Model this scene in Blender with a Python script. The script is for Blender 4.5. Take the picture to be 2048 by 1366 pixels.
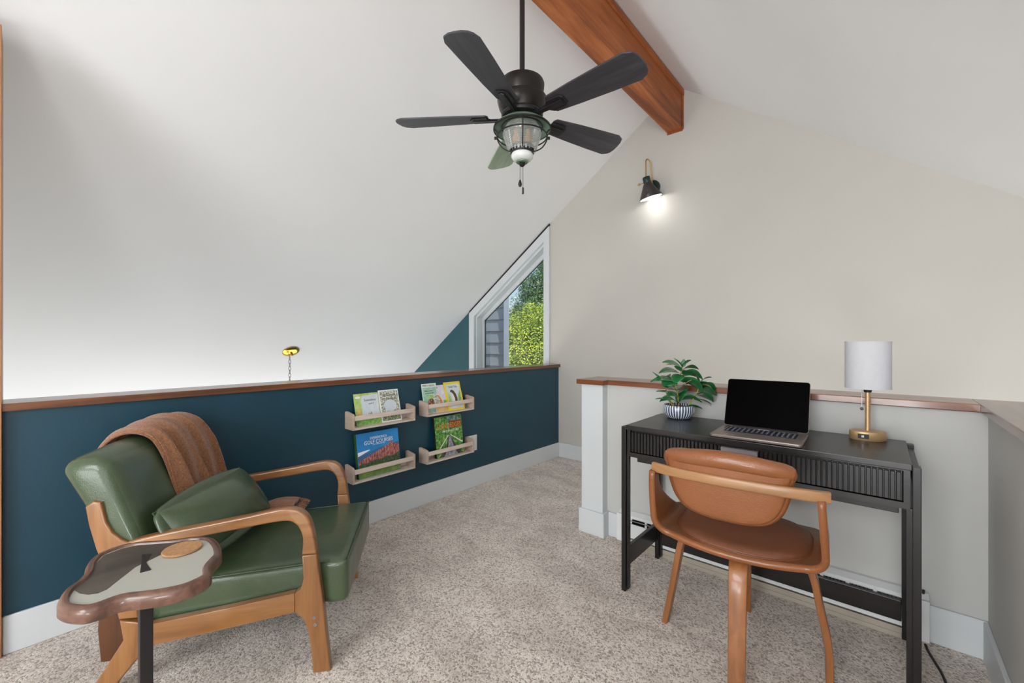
import bpy, bmesh, math, random
from mathutils import Vector, Matrix
random.seed(7)
PI = math.pi
S = bpy.context.scene
COL = S.collection
for o in list(bpy.data.objects):
    bpy.data.objects.remove(o)

# ------------------------------------------------------------------ camera, sky, sun, lights, exposure
cam_data = bpy.data.cameras.new('camera')
cam = bpy.data.objects.new('camera', cam_data)
COL.objects.link(cam)
YAW = math.atan(736/846)
cam.location = (0, 0, 1.17)
cam.rotation_euler = (PI/2, 0, YAW)
cam_data.sensor_width = 36
cam_data.lens = 846/2048*36
cam_data.clip_start = 0.05
S.camera = cam
S.view_settings.view_transform = 'Standard'
S.view_settings.look = 'None'
S.view_settings.gamma = 1
S.view_settings.use_curve_mapping = False
S.view_settings.exposure = 0.0

world = bpy.data.worlds.new('world')
S.world = world
world.use_nodes = True
wn = world.node_tree.nodes
wl = world.node_tree.links
sky = wn.new('ShaderNodeTexSky')
sky.sky_type = 'NISHITA'
sky.sun_elevation = math.radians(48)
sky.sun_rotation = math.radians(200)
sky.sun_disc = False
wn['Background'].inputs['Strength'].default_value = 0.16
wl.new(sky.outputs[0], wn['Background'].inputs['Color'])

def lamp(kind, name, loc, rot, energy, color=(1, 1, 1), **kw):
    l = bpy.data.lights.new(name, kind)
    l.energy = energy
    l.color = color
    for k, v in kw.items():
        setattr(l, k, v)
    o = bpy.data.objects.new(name, l)
    o.location = loc
    o.rotation_euler = rot
    COL.objects.link(o)
    return o

lamp('SUN', 'sun', (6, -6, 8), (math.radians(44), 0, math.radians(74)), 6.5, (1, .95, .86), angle=.01)
# unseen fill lamps added for brightness; stairwell_daylight stands for window light rising from below
lamp('AREA', 'rear_fill', (-.15, -2.8, 2.0), (math.radians(54), 0, math.radians(8)), 106, (.94, .972, 1), shape='RECTANGLE', size=2.0, size_y=1.4)
lamp('AREA', 'room_fill', (1.5, -.9, .95), (math.radians(95), 0, math.radians(62)), 12, (.94, .972, 1), shape='RECTANGLE', size=1.6, size_y=.9)
lamp('AREA', 'stairwell_daylight', (-4.8, .6, -1.1), (PI, 0, 0), 106, (.985, .985, .98), shape='RECTANGLE', size=1.8, size_y=6.0)
lamp('AREA', 'landing_fill', (.2, 3.0, .12), (PI, 0, 0), 14, (.985, .985, .98), shape='RECTANGLE', size=2.6, size_y=.5)
lamp('AREA', 'bounce_light', (.55, -1.1, .5), (math.radians(150), 0, math.radians(40)), 74, (.94, .972, 1), shape='RECTANGLE', size=1.0, size_y=1.0)
lamp('AREA', 'low_fill', (-.5, -3.1, .6), (math.radians(122), 0, math.radians(-14)), 52, (.94, .972, 1), shape='RECTANGLE', size=1.6, size_y=.9)

# ------------------------------------------------------------------ materials
def srgb(r, g, b):
    def f(c):
        c /= 255
        return c/12.92 if c <= .04045 else ((c+.055)/1.055)**2.4
    return (f(r), f(g), f(b), 1)

def base_mat(name, rough=.5, metal=0, coat=0, spec=.5):
    m = bpy.data.materials.new(name)
    m.use_nodes = True
    b = m.node_tree.nodes['Principled BSDF']
    b.inputs['Roughness'].default_value = rough
    b.inputs['Metallic'].default_value = metal
    b.inputs['Coat Weight'].default_value = coat
    b.inputs['Coat Roughness'].default_value = .12
    b.inputs['Specular IOR Level'].default_value = spec
    return m, m.node_tree.nodes, m.node_tree.links, b

def noise(n, l, scale, detail=3, stretch=(1, 1, 1), rough=.5, dist=0):
    tc = n.new('ShaderNodeTexCoord')
    mp = n.new('ShaderNodeMapping')
    mp.inputs['Scale'].default_value = stretch
    l.new(tc.outputs['Object'], mp.inputs[0])
    t = n.new('ShaderNodeTexNoise')
    t.inputs['Scale'].default_value = scale
    t.inputs['Detail'].default_value = detail
    t.inputs['Roughness'].default_value = rough
    t.inputs['Distortion'].default_value = dist
    l.new(mp.outputs[0], t.inputs['Vector'])
    return t

def ramp(n, l, src, stops):
    r = n.new('ShaderNodeValToRGB')
    e = r.color_ramp.elements
    e[0].position, e[0].color = stops[0]
    e[1].position, e[1].color = stops[-1]
    for p, c in stops[1:-1]:
        x = e.new(p)
        x.color = c
    l.new(src, r.inputs[0])
    return r

def bump(n, l, b, src, strength, dist):
    u = n.new('ShaderNodeBump')
    u.inputs['Strength'].default_value = strength
    u.inputs['Distance'].default_value = dist
    l.new(src, u.inputs['Height'])
    l.new(u.outputs[0], b.inputs['Normal'])

def mul(c, k):
    return (min(1, c[0]*k), min(1, c[1]*k), min(1, c[2]*k), 1)

def M(name, col, rough=.5, metal=0, var=.06, scale=12, bmp=0, bscale=80, bdist=.002, coat=0, spec=.5, stretch=(1, 1, 1)):
    m, n, l, b = base_mat(name, rough, metal, coat, spec)
    t = noise(n, l, scale, 3, stretch)
    r = ramp(n, l, t.outputs['Fac'], [(.3, mul(col, 1-var)), (.7, mul(col, 1+var))])
    l.new(r.outputs[0], b.inputs['Base Color'])
    if bmp:
        t2 = noise(n, l, bscale, 4)
        bump(n, l, b, t2.outputs['Fac'], bmp, bdist)
    return m

def wood(name, dark, mid, light, axis='Y', scale=6, rough=.4, coat=0, bmp=.15, dist=.6):
    m, n, l, b = base_mat(name, rough, 0, coat)
    st = {'X': (.08, 1, 1), 'Y': (1, .08, 1), 'Z': (1, 1, .08)}[axis]
    t = noise(n, l, scale*5, 6, st, .62, dist)
    t2 = noise(n, l, scale*.8, 2, st, .5, 1.2)
    mx = n.new('ShaderNodeMix')
    mx.inputs[0].default_value = .4
    l.new(t.outputs['Fac'], mx.inputs[2])
    l.new(t2.outputs['Fac'], mx.inputs[3])
    r = ramp(n, l, mx.outputs[0], [(.34, dark), (.5, mid), (.66, light)])
    l.new(r.outputs[0], b.inputs['Base Color'])
    bump(n, l, b, t.outputs['Fac'], bmp, .002)
    return m

def carpet_mat():
    m, n, l, b = base_mat('carpet_pile', 1, 0, 0, .1)
    tc = n.new('ShaderNodeTexCoord')
    v = n.new('ShaderNodeTexVoronoi')
    v.inputs['Scale'].default_value = 165
    wob = n.new('ShaderNodeTexNoise')
    wob.inputs['Scale'].default_value = 60
    add = n.new('ShaderNodeMixRGB')
    add.inputs[0].default_value = .012
    l.new(tc.outputs['Object'], wob.inputs['Vector'])
    l.new(tc.outputs['Object'], add.inputs[1])
    l.new(wob.outputs['Color'], add.inputs[2])
    l.new(add.outputs[0], v.inputs['Vector'])
    sep = n.new('ShaderNodeSeparateColor')
    l.new(v.outputs['Color'], sep.inputs[0])
    fine = noise(n, l, 230, 4, (1, 1, 1), .7)
    mix = n.new('ShaderNodeMix')
    mix.inputs[0].default_value = .5
    l.new(sep.outputs[0], mix.inputs[2])
    l.new(fine.outputs['Fac'], mix.inputs[3])
    r = ramp(n, l, mix.outputs[0], [(.24, srgb(150, 136, 125)), (.48, srgb(222, 210, 199)), (.76, srgb(240, 231, 221))])
    big = noise(n, l, 3.2, 3, (1, 1.6, 1), .6, .8)
    rb = ramp(n, l, big.outputs['Fac'], [(.36, (.79, .77, .76, 1)), (.6, (1, 1, 1, 1))])
    mm = n.new('ShaderNodeMixRGB')
    mm.blend_type = 'MULTIPLY'
    mm.inputs[0].default_value = 1
    l.new(r.outputs[0], mm.inputs[1])
    l.new(rb.outputs[0], mm.inputs[2])
    l.new(mm.outputs[0], b.inputs['Base Color'])
    b.inputs['Sheen Weight'].default_value = .3
    hs = n.new('ShaderNodeMath')
    hs.operation = 'SUBTRACT'
    l.new(fine.outputs['Fac'], hs.inputs[0])
    l.new(v.outputs['Distance'], hs.inputs[1])
    bump(n, l, b, hs.outputs[0], .5, .004)
    return m

def leather(name, col, rough=.38, coat=.25, var=.14):
    m, n, l, b = base_mat(name, rough, 0, coat)
    t = noise(n, l, 5, 4, (1, 1, 1), .6, .5)
    r = ramp(n, l, t.outputs['Fac'], [(.3, mul(col, 1-var)), (.7, mul(col, 1+var))])
    l.new(r.outputs[0], b.inputs['Base Color'])
    v = n.new('ShaderNodeTexVoronoi')
    v.inputs['Scale'].default_value = 260
    tc = n.new('ShaderNodeTexCoord')
    l.new(tc.outputs['Object'], v.inputs['Vector'])
    t2 = noise(n, l, 16, 4)
    ad = n.new('ShaderNodeMath')
    ad.operation = 'MULTIPLY_ADD'
    ad.inputs[1].default_value = 6
    l.new(t2.outputs['Fac'], ad.inputs[0])
    l.new(v.outputs['Distance'], ad.inputs[2])
    bump(n, l, b, ad.outputs[0], .35, .0011)
    return m

def knit_mat():
    m, n, l, b = base_mat('knit_wool', .95, 0, 0, .15)
    tc = n.new('ShaderNodeTexCoord')
    w = n.new('ShaderNodeTexWave')
    w.inputs['Scale'].default_value = 95
    w.inputs['Distortion'].default_value = 1.5
    l.new(tc.outputs['Object'], w.inputs['Vector'])
    t = noise(n, l, 150, 3)
    r = ramp(n, l, t.outputs['Fac'], [(.3, srgb(122, 80, 54)), (.7, srgb(166, 114, 80))])
    l.new(r.outputs[0], b.inputs['Base Color'])
    b.inputs['Sheen Weight'].default_value = .4
    ad = n.new('ShaderNodeMath')
    ad.operation = 'ADD'
    l.new(t.outputs['Fac'], ad.inputs[0])
    l.new(w.outputs['Fac'], ad.inputs[1])
    bump(n, l, b, ad.outputs[0], .5, .003)
    return m

def glass_mat(name, tint=(1, 1, 1, 1), gl=.08, rough=0):
    m = bpy.data.materials.new(name)
    m.use_nodes = True
    n, l = m.node_tree.nodes, m.node_tree.links
    n.remove(n['Principled BSDF'])
    tr = n.new('ShaderNodeBsdfTransparent')
    tr.inputs[0].default_value = tint
    g = n.new('ShaderNodeBsdfGlossy')
    g.inputs['Roughness'].default_value = rough
    lw = n.new('ShaderNodeLayerWeight')
    lw.inputs[0].default_value = .3
    mt = n.new('ShaderNodeMath')
    mt.operation = 'MULTIPLY_ADD'
    mt.inputs[1].default_value = .5
    mt.inputs[2].default_value = gl
    l.new(lw.outputs['Fresnel'], mt.inputs[0])
    mx = n.new('ShaderNodeMixShader')
    l.new(mt.outputs[0], mx.inputs[0])
    l.new(tr.outputs[0], mx.inputs[1])
    l.new(g.outputs[0], mx.inputs[2])
    l.new(mx.outputs[0], n['Material Output'].inputs[0])
    return m

def pot_mat():
    m, n, l, b = base_mat('striped_glaze', .25, 0, .4)
    tc = n.new('ShaderNodeTexCoord')
    g = n.new('ShaderNodeTexGradient')
    g.gradient_type = 'RADIAL'
    l.new(tc.outputs['Object'], g.inputs[0])
    nz = noise(n, l, 22, 2)
    a = n.new('ShaderNodeMath')
    a.operation = 'MULTIPLY_ADD'
    a.inputs[1].default_value = .022
    l.new(nz.outputs['Fac'], a.inputs[0])
    l.new(g.outputs['Fac'], a.inputs[2])
    k = n.new('ShaderNodeMath')
    k.operation = 'MULTIPLY'
    k.inputs[1].default_value = 34
    l.new(a.outputs[0], k.inputs[0])
    fr = n.new('ShaderNodeMath')
    fr.operation = 'FRACT'
    l.new(k.outputs[0], fr.inputs[0])
    r = ramp(n, l, fr.outputs[0], [(.42, srgb(40, 46, 70)), (.5, srgb(214, 224, 236))])
    l.new(r.outputs[0], b.inputs['Base Color'])
    return m

def pictures(name, stops, scale, rough=.35, stretch=(1, 1, 1)):
    m, n, l, b = base_mat(name, rough)
    t = noise(n, l, scale, 5, stretch, .65)
    r = ramp(n, l, t.outputs['Fac'], stops)
    l.new(r.outputs[0], b.inputs['Base Color'])
    return m

WHITE_CEIL = M('ceiling_paint', srgb(226, 226, 226), .85, var=.01, scale=2, bmp=.06, bscale=120)
WALL = M('warm_grey_paint', srgb(196, 193, 186), .8, var=.012, scale=3, bmp=.08, bscale=140)
WALL_LOW = M('half_wall_paint', srgb(194, 194, 191), .75, var=.012, scale=3, bmp=.12, bscale=110)
TEAL = M('dark_teal_paint', srgb(20, 62, 78), .42, var=.05, scale=5, bmp=.25, bscale=55, bdist=.0015)
TEAL_FAR = M('teal_accent_paint', srgb(42, 86, 96), .6, var=.03, scale=5)
TRIM = M('white_trim_paint', srgb(210, 214, 216), .45, var=.01, scale=6)
CAPW = wood('oak_cap_stain', srgb(66, 38, 22), srgb(104, 62, 38), srgb(132, 82, 52), 'Y', 5, .3, .6)
CAPWX = wood('oak_cap_stain_cross', srgb(84, 46, 22), srgb(124, 72, 40), srgb(152, 94, 56), 'X', 5, .3, .5)
BEAMW = wood('cedar_beam', srgb(112, 56, 22), srgb(160, 88, 40), srgb(188, 112, 62), 'Y', 3.2, .55, 0, .3, 1.4)
CASEW = wood('door_casing_oak', srgb(120, 78, 52), srgb(165, 112, 76), srgb(190, 140, 100), 'Z', 5)
CARPET = carpet_mat()
CHAIRW_Y = wood('ash_frame', srgb(108, 69, 35), srgb(144, 97, 54), srgb(166, 119, 72), 'Y', 5, .28, .5, .06)
CHAIRW_Z = wood('ash_frame_upright', srgb(108, 69, 35), srgb(142, 95, 52), srgb(164, 117, 70), 'Z', 5, .28, .5, .06)
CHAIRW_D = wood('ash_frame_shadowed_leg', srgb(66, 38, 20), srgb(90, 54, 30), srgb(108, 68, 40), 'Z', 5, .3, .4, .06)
GREENL = leather('green_leather', srgb(64, 80, 54), .34, .35, .12)
TANL = leather('tan_leather', srgb(142, 86, 48), .36, .3, .1)
TAND = leather('tan_leather_seat', srgb(130, 80, 54), .42, .15, .16)
BENTX = wood('bentwood_rail', srgb(126, 86, 50), srgb(158, 114, 72), srgb(178, 134, 90), 'X', 6, .4, .2, .06)
BENTZ = wood('bentwood_leg', srgb(120, 72, 38), srgb(150, 94, 52), srgb(168, 112, 66), 'Z', 6, .35, .3, .05)
KNIT = knit_mat()
WALNUT = wood('walnut_rim', srgb(66, 42, 32), srgb(98, 66, 52), srgb(124, 88, 72), 'X', 8, .33, .35, .05)
PALE_TOP = M('pale_top', srgb(178, 178, 168), .42, var=.01)  # even pale tone for the rest of the table top
DARK_TOP = wood('dark_top_part', srgb(58, 51, 45), srgb(80, 72, 64), srgb(98, 90, 80), 'Y', 3, .4, .08, 0)  # darker streaked tone for one part of the table top
BLACKM = M('black_metal', srgb(42, 38, 40), .4, .4, var=.1)
BRONZE = M('dark_bronze', srgb(44, 40, 38), .3, .55, var=.08)
BLADE = wood('charcoal_blade', srgb(40, 39, 42), srgb(57, 55, 60), srgb(72, 70, 76), 'X', 6, .45, 0, .1)
BLADE_GLARE = wood('glare_blade', srgb(120, 140, 118), srgb(142, 160, 138), srgb(158, 174, 152), 'X', 6, .45, 0, .1)  # green glare put into the colour of one dark blade
SAGE = M('sage_enamel', srgb(112, 140, 116), .3, .2, var=.05)
MILK = M('milk_glass', srgb(222, 226, 222), .2, var=.02, coat=.5)
RIB = glass_mat('ribbed_glass', (.93, .95, .94, 1), .22, .12)
_n, _l = RIB.node_tree.nodes, RIB.node_tree.links
_d = _n.new('ShaderNodeBsdfDiffuse')
_d.inputs[0].default_value = (.8, .83, .81, 1)
_m = _n.new('ShaderNodeMixShader')
_m.inputs[0].default_value = .22
_l.new(_n['Mix Shader'].outputs[0], _m.inputs[1])
_l.new(_d.outputs[0], _m.inputs[2])
_l.new(_m.outputs[0], _n['Material Output'].inputs[0])
AMBER = M('amber_bulb', srgb(220, 170, 120), .2, var=.1)
BRASS = M('brushed_brass', srgb(190, 150, 90), .3, .85, var=.06)
GOLD = M('satin_gold', srgb(200, 166, 124), .42, .55, var=.05)
BRASSY = M('polished_brass', srgb(214, 176, 80), .2, .9, var=.1)
STEEL = M('steel', srgb(150, 152, 152), .35, .8, var=.05)
DGREEN = M('dark_green_enamel', srgb(22, 44, 40), .4, .1, var=.08)
SHADEK = M('charcoal_enamel', srgb(58, 54, 54), .45, .1, var=.05)
BLKWX = wood('black_ash', srgb(12, 10, 10), srgb(23, 20, 19), srgb(35, 30, 28), 'X', 7, .36, .15, .12)
BLKWZ = wood('black_ash_upright', srgb(11, 9, 9), srgb(19, 16, 16), srgb(28, 24, 23), 'Z', 7, .38, .1, .08)
HANDLE = M('gunmetal', srgb(150, 144, 146), .4, .4, var=.04)
ALU = M('warm_grey_aluminium', srgb(150, 138, 132), .36, .55, var=.02)
SCREEN = M('black_screen', srgb(2, 2, 3), .2, var=.02, spec=.04)
KEYM = M('dark_keys', srgb(30, 34, 50), .5, var=.05)
KEYW = M('pale_print', srgb(200, 205, 215), .5, var=.02)
FABRIC = M('white_linen', srgb(204, 204, 208), .85, var=.02, scale=60, bmp=.25, bscale=300)
CORK = M('cork', srgb(176, 134, 92), .9, var=.18, scale=120, bmp=.4, bscale=150)
ENAMEL = M('white_enamel', srgb(222, 224, 224), .35, var=.02)
BEIGE = M('beige_metal', srgb(172, 162, 148), .45, var=.05)
DARK = M('dark_slot', srgb(28, 26, 25), .7, var=.1)
BLACKP = M('black_rubber', srgb(16, 16, 17), .5, var=.05)
LIGHTW = wood('pale_birch', srgb(196, 176, 160), srgb(218, 202, 190), srgb(230, 217, 207), 'Y', 9, .55, 0, .06)
LIGHTWX = wood('pale_birch_cross', srgb(168, 146, 130), srgb(192, 171, 155), srgb(208, 190, 174), 'X', 9, .55, 0, .06)
PAGES = M('paper', srgb(226, 222, 210), .8, var=.03)
LEAF = M('glossy_leaf', srgb(40, 108, 58), .3, var=.35, scale=18, coat=.3)
LEAF2 = M('variegated_leaf', srgb(196, 172, 138), .4, var=.15, scale=30)
STEM = M('green_stem', srgb(150, 152, 52), .5, var=.15)
SOIL = M('brown_soil', srgb(92, 58, 34), .95, var=.4, scale=150, bmp=.8, bscale=120)
POT = pot_mat()
SIDING = M('blue_grey_siding', srgb(128, 140, 152), .6, var=.04, scale=8)
SIDETRIM = M('pale_blue_trim', srgb(176, 186, 202), .6, var=.03)
BARK = M('bark', srgb(86, 74, 62), .95, var=.3, scale=8, bmp=.8, bscale=20)
LEAF_Y = pictures('bright_foliage', [(.3, srgb(70, 104, 26)), (.5, srgb(156, 178, 52)), (.72, srgb(220, 222, 96))], 3)
LEAF_D = pictures('deep_foliage', [(.3, srgb(38, 72, 38)), (.5, srgb(82, 120, 66)), (.72, srgb(140, 166, 102))], 3)
GRASS = M('lawn', srgb(84, 110, 50), .95, var=.3, scale=3)
ROOFM = M('roof_deck', srgb(110, 100, 92), .9)

# ------------------------------------------------------------------ mesh helpers
def link(name, bm, mat, parent=None, smooth=False, mats=None):
    me = bpy.data.meshes.new(name)
    bmesh.ops.recalc_face_normals(bm, faces=bm.faces[:])
    bm.to_mesh(me)
    bm.free()
    for m in (mats or [mat]):
        me.materials.append(m)
    if smooth:
        me.polygons.foreach_set('use_smooth', [True]*len(me.polygons))
        if smooth != 'all':
            me.set_sharp_from_angle(angle=math.radians(38))
    o = bpy.data.objects.new(name, me)
    COL.objects.link(o)
    if parent:
        o.parent = parent
    return o

def tag(o, label=None, cat=None, group=None, kind=None):
    if label: o['label'] = label
    if cat: o['category'] = cat
    if group: o['group'] = group
    if kind: o['kind'] = kind
    return o

def thing(name, label, cat, loc=(0, 0, 0), rz=0, group=None):
    o = bpy.data.objects.new(name, None)
    o.empty_display_size = .1
    o.location = loc
    o.rotation_euler = (0, 0, rz)
    COL.objects.link(o)
    return tag(o, label, cat, group)

def struct(name, bm, mat, label=None, parent=None, smooth=False):
    o = link(name, bm, mat, parent, smooth)
    if not parent:
        tag(o, label, None, None, 'structure')
    return o

def join(*bms):
    out = bmesh.new()
    for b in bms:
        me = bpy.data.meshes.new('tmp')
        b.to_mesh(me)
        b.free()
        out.from_mesh(me)
        bpy.data.meshes.remove(me)
    return out

def box(x0, x1, y0, y1, z0, z1, bev=0, seg=2):
    bm = bmesh.new()
    bmesh.ops.create_cube(bm, size=1)
    for v in bm.verts:
        v.co = Vector((x0+(v.co.x+.5)*(x1-x0), y0+(v.co.y+.5)*(y1-y0), z0+(v.co.z+.5)*(z1-z0)))
    if bev:
        bmesh.ops.bevel(bm, geom=bm.edges[:], offset=bev, segments=seg, profile=.6, affect='EDGES')
    return bm

def plate(pts, axis, a0, a1, bev=0, seg=2):
    """polygon extruded along an axis. axis 'X': pts are (y,z); 'Y': (x,z); 'Z': (x,y)"""
    bm = bmesh.new()
    def mk(p, a):
        return {'X': (a, p[0], p[1]), 'Y': (p[0], a, p[1]), 'Z': (p[0], p[1], a)}[axis]
    lo = [bm.verts.new(mk(p, a0)) for p in pts]
    hi = [bm.verts.new(mk(p, a1)) for p in pts]
    n = len(pts)
    f1 = bm.faces.new(lo)
    f2 = bm.faces.new(hi[::-1])
    for i in range(n):
        bm.faces.new((lo[i], hi[i], hi[(i+1) % n], lo[(i+1) % n]))
    bmesh.ops.recalc_face_normals(bm, faces=bm.faces[:])
    if bev:
        ed = list(set(list(f1.edges)+list(f2.edges)))
        bmesh.ops.bevel(bm, geom=ed, offset=bev, segments=seg, profile=.6, affect='EDGES')
    return bm

def ring(outer, inner, y0, y1, bev=0):
    """frame in the XZ plane between two matching polygons"""
    bm = bmesh.new()
    n = len(outer)
    A = [[bm.verts.new((p[0], y, p[1])) for p in poly] for y in (y0, y1) for poly in (outer, inner)]
    o0, i0, o1, i1 = A
    for i in range(n):
        j = (i+1) % n
        bm.faces.new((o0[i], o0[j], i0[j], i0[i]))
        bm.faces.new((o1[i], o1[j], i1[j], i1[i]))
        bm.faces.new((o0[i], o0[j], o1[j], o1[i]))
        bm.faces.new((i0[i], i0[j], i1[j], i1[i]))
    return bm

def inset(poly, ds):
    """offset each edge i (from point i to i+1) of a CCW convex polygon inwards by ds[i]"""
    n = len(poly)
    L = []
    for i in range(n):
        a, b = Vector(poly[i]), Vector(poly[(i+1) % n])
        d = (b-a).normalized()
        nn = Vector((-d.y, d.x))
        L.append((a+nn*ds[i], d))
    out = []
    for i in range(n):
        p, d = L[i-1]
        q, e = L[i]
        c = d.x*e.y-d.y*e.x
        t = ((q.x-p.x)*e.y-(q.y-p.y)*e.x)/c
        out.append(tuple(p+d*t))
    return out

def catmull(pts, k=6, closed=False):
    P = [Vector(p) for p in pts]
    out = []
    n = len(P)
    rng = n if closed else n-1
    for i in range(rng):
        if closed:
            p0, p1, p2, p3 = P[i-1], P[i], P[(i+1) % n], P[(i+2) % n]
        else:
            p0, p1, p2, p3 = P[max(i-1, 0)], P[i], P[i+1], P[min(i+2, n-1)]
        for j in range(k):
            t = j/k
            out.append(.5*((2*p1)+(p2-p0)*t+(2*p0-5*p1+4*p2-p3)*t*t+(3*p1-p0-3*p2+p3)*t**3))
    if not closed:
        out.append(P[-1])
    return out

def sweep(path, prof, up=(0, 0, 1), closed=False, cap=True):
    """path: Vectors; prof(i, t) -> list of (a,b) section points; a along side, b along up-ish"""
    bm = bmesh.new()
    n = len(path)
    rows = []
    up = Vector(up)
    for i, p in enumerate(path):
        if closed:
            tg = path[(i+1) % n]-path[i-1]
        else:
            tg = path[min(i+1, n-1)]-path[max(i-1, 0)]
        tg = Vector(tg).normalized()
        side = tg.cross(up)
        if side.length < 1e-4:
            side = tg.cross(Vector((0, 1, 0)))
        side.normalize()
        u = side.cross(tg).normalized()
        rows.append([bm.verts.new(Vector(p)+side*a+u*b) for a, b in prof(i, i/(n-1))])
    m = len(rows[0])
    for i in range(n if closed else n-1):
        A, B = rows[i], rows[(i+1) % n]
        for j in range(m):
            bm.faces.new((A[j], A[(j+1) % m], B[(j+1) % m], B[j]))
    if cap and not closed:
        bm.faces.new(rows[0][::-1])
        bm.faces.new(rows[-1])
    return bm

def circ(r, n=10):
    return [(r*math.cos(2*PI*k/n), r*math.sin(2*PI*k/n)) for k in range(n)]

def rrect(w, h, r, k=3):
    out = []
    for cx, cy, a0 in ((w/2-r, h/2-r, 0), (-w/2+r, h/2-r, PI/2), (-w/2+r, -h/2+r, PI), (w/2-r, -h/2+r, 1.5*PI)):
        for i in range(k+1):
            a = a0+i/k*PI/2
            out.append((cx+r*math.cos(a), cy+r*math.sin(a)))
    return out

def tube(path, r, n=10, up=(0, 0, 1), closed=False):
    c = circ(r, n)
    return sweep([Vector(p) for p in path], lambda i, t: c, up, closed)

def lathe(prof, n=32, c=(0, 0, 0), sx=1, sy=1):
    bm = bmesh.new()
    rows = []
    for r, z in prof:
        if r < 1e-6:
            rows.append([bm.verts.new((c[0], c[1], c[2]+z))])
        else:
            rows.append([bm.verts.new((c[0]+sx*r*math.cos(2*PI*k/n), c[1]+sy*r*math.sin(2*PI*k/n), c[2]+z)) for k in range(n)])
    for A, B in zip(rows, rows[1:]):
        for k in range(n):
            j = (k+1) % n
            if len(A) == 1 and len(B) == 1:
                continue
            if len(A) == 1:
                bm.faces.new((A[0], B[k], B[j]))
            elif len(B) == 1:
                bm.faces.new((A[k], A[j], B[0]))
            else:
                bm.faces.new((A[k], A[j], B[j], B[k]))
    return bm

def xform(bm, mtx):
    bmesh.ops.transform(bm, matrix=mtx, verts=bm.verts[:])
    return bm

def soft_box(sx, sy, sz, r, puff=0, n=10, fn=None, pinch=0):
    bm = bmesh.new()
    bmesh.ops.create_cube(bm, size=2)
    bmesh.ops.subdivide_edges(bm, edges=bm.edges[:], cuts=n, use_grid_fill=True)
    hx, hy, hz = sx/2, sy/2, sz/2
    for v in bm.verts:
        u = v.co.copy()
        # concentrate samples at the edges
        w = Vector([math.sin(c*PI/2) if abs(c) < 1 else c for c in u])
        p = Vector((w.x*hx, w.y*hy, w.z*hz))
        q = Vector((max(-hx+r, min(hx-r, p.x)), max(-hy+r, min(hy-r, p.y)), max(-hz+r, min(hz-r, p.z))))
        d = p-q
        if d.length > 1e-9:
            p = q+d.normalized()*r
        a = (1-w.x**2)*(1-w.y**2)
        p.z += (puff*a if u.z > 0 else -puff*a*.6)*abs(w.z)
        p.x += math.copysign(puff*.4*(1-w.y**2)*(1-w.z**2), w.x)*abs(w.x)
        p.y += math.copysign(puff*.4*(1-w.x**2)*(1-w.z**2), w.y)*abs(w.y)
        if pinch:
            k = 1-pinch*(1-a)**3
            p.z *= k
        v.co = fn(p) if fn else p
    return bm

def surf(fn, nu, nv, thick=0, close_u=False):
    bm = bmesh.new()
    g = [[bm.verts.new(fn(i/nu, j/nv)) for j in range(nv+1)] for i in range(nu+(0 if close_u else 1))]
    for i in range(nu):
        for j in range(nv):
            a, b = g[i], g[(i+1) % len(g)]
            bm.faces.new((a[j], b[j], b[j+1], a[j+1]))
    if thick:
        bmesh.ops.recalc_face_normals(bm, faces=bm.faces[:])
        bmesh.ops.solidify(bm, geom=bm.faces[:], thickness=thick)
    return bm

def text_mesh(body, size, loc, rot, mat, parent, depth=.0004, name='title_lettering', align='CENTER', sx=1, width=None):
    cu = bpy.data.curves.new('t', 'FONT')
    cu.body = body
    cu.size = size
    cu.extrude = depth
    cu.align_x = align
    cu.resolution_u = 2
    o = bpy.data.objects.new('t', cu)
    COL.objects.link(o)
    dg = bpy.context.evaluated_depsgraph_get()
    me = bpy.data.meshes.new_from_object(o.evaluated_get(dg))
    bpy.data.objects.remove(o)
    bpy.data.curves.remove(cu)
    xs = [v.co.x for v in me.vertices]
    if width and xs:
        sx = width/(max(xs)-min(xs))
    me.transform(Matrix.Translation(loc) @ rot.to_4x4() @ Matrix.Diagonal((sx, 1, 1, 1)))
    me.materials.clear()
    me.materials.append(mat)
    r = bpy.data.objects.new(name, me)
    COL.objects.link(r)
    r.parent = parent
    return r

# ------------------------------------------------------------------ the setting
HX0, HX1, HY0, HY1 = -6.0, 3.0, -3.5, 3.57
RX, RZ = -1.295, 3.305
def zl(x): return RZ+.708*(x-RX)
def zr(x): return RZ-.716*(x-RX)

struct('floor', join(box(-2.56, HX1, HY0, HY1, -.28, 0)), CARPET, 'speckled beige and grey carpet of the loft')
lowf = struct('floor.001', box(HX0-.2, -2.56, HY0, HY1, -2.8, -2.6), WALL, 'floor of the storey below the loft')
# roof slopes
cl = plate([(RX, RZ), (HX0-.2, zl(HX0-.2)), (HX0-.2, zl(HX0-.2)+.3), (RX, RZ+.3)], 'Y', HY0-.2, HY1+.15)
struct('ceiling', cl, WHITE_CEIL, 'left white slope of the vaulted ceiling')
cr = plate([(RX, RZ), (HX1+.2, zr(HX1+.2)), (HX1+.2, zr(HX1+.2)+.3), (RX, RZ+.3)], 'Y', HY0-.2, HY1+.15)
struct('ceiling.001', cr, WHITE_CEIL, 'right white slope of the vaulted ceiling')
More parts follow.
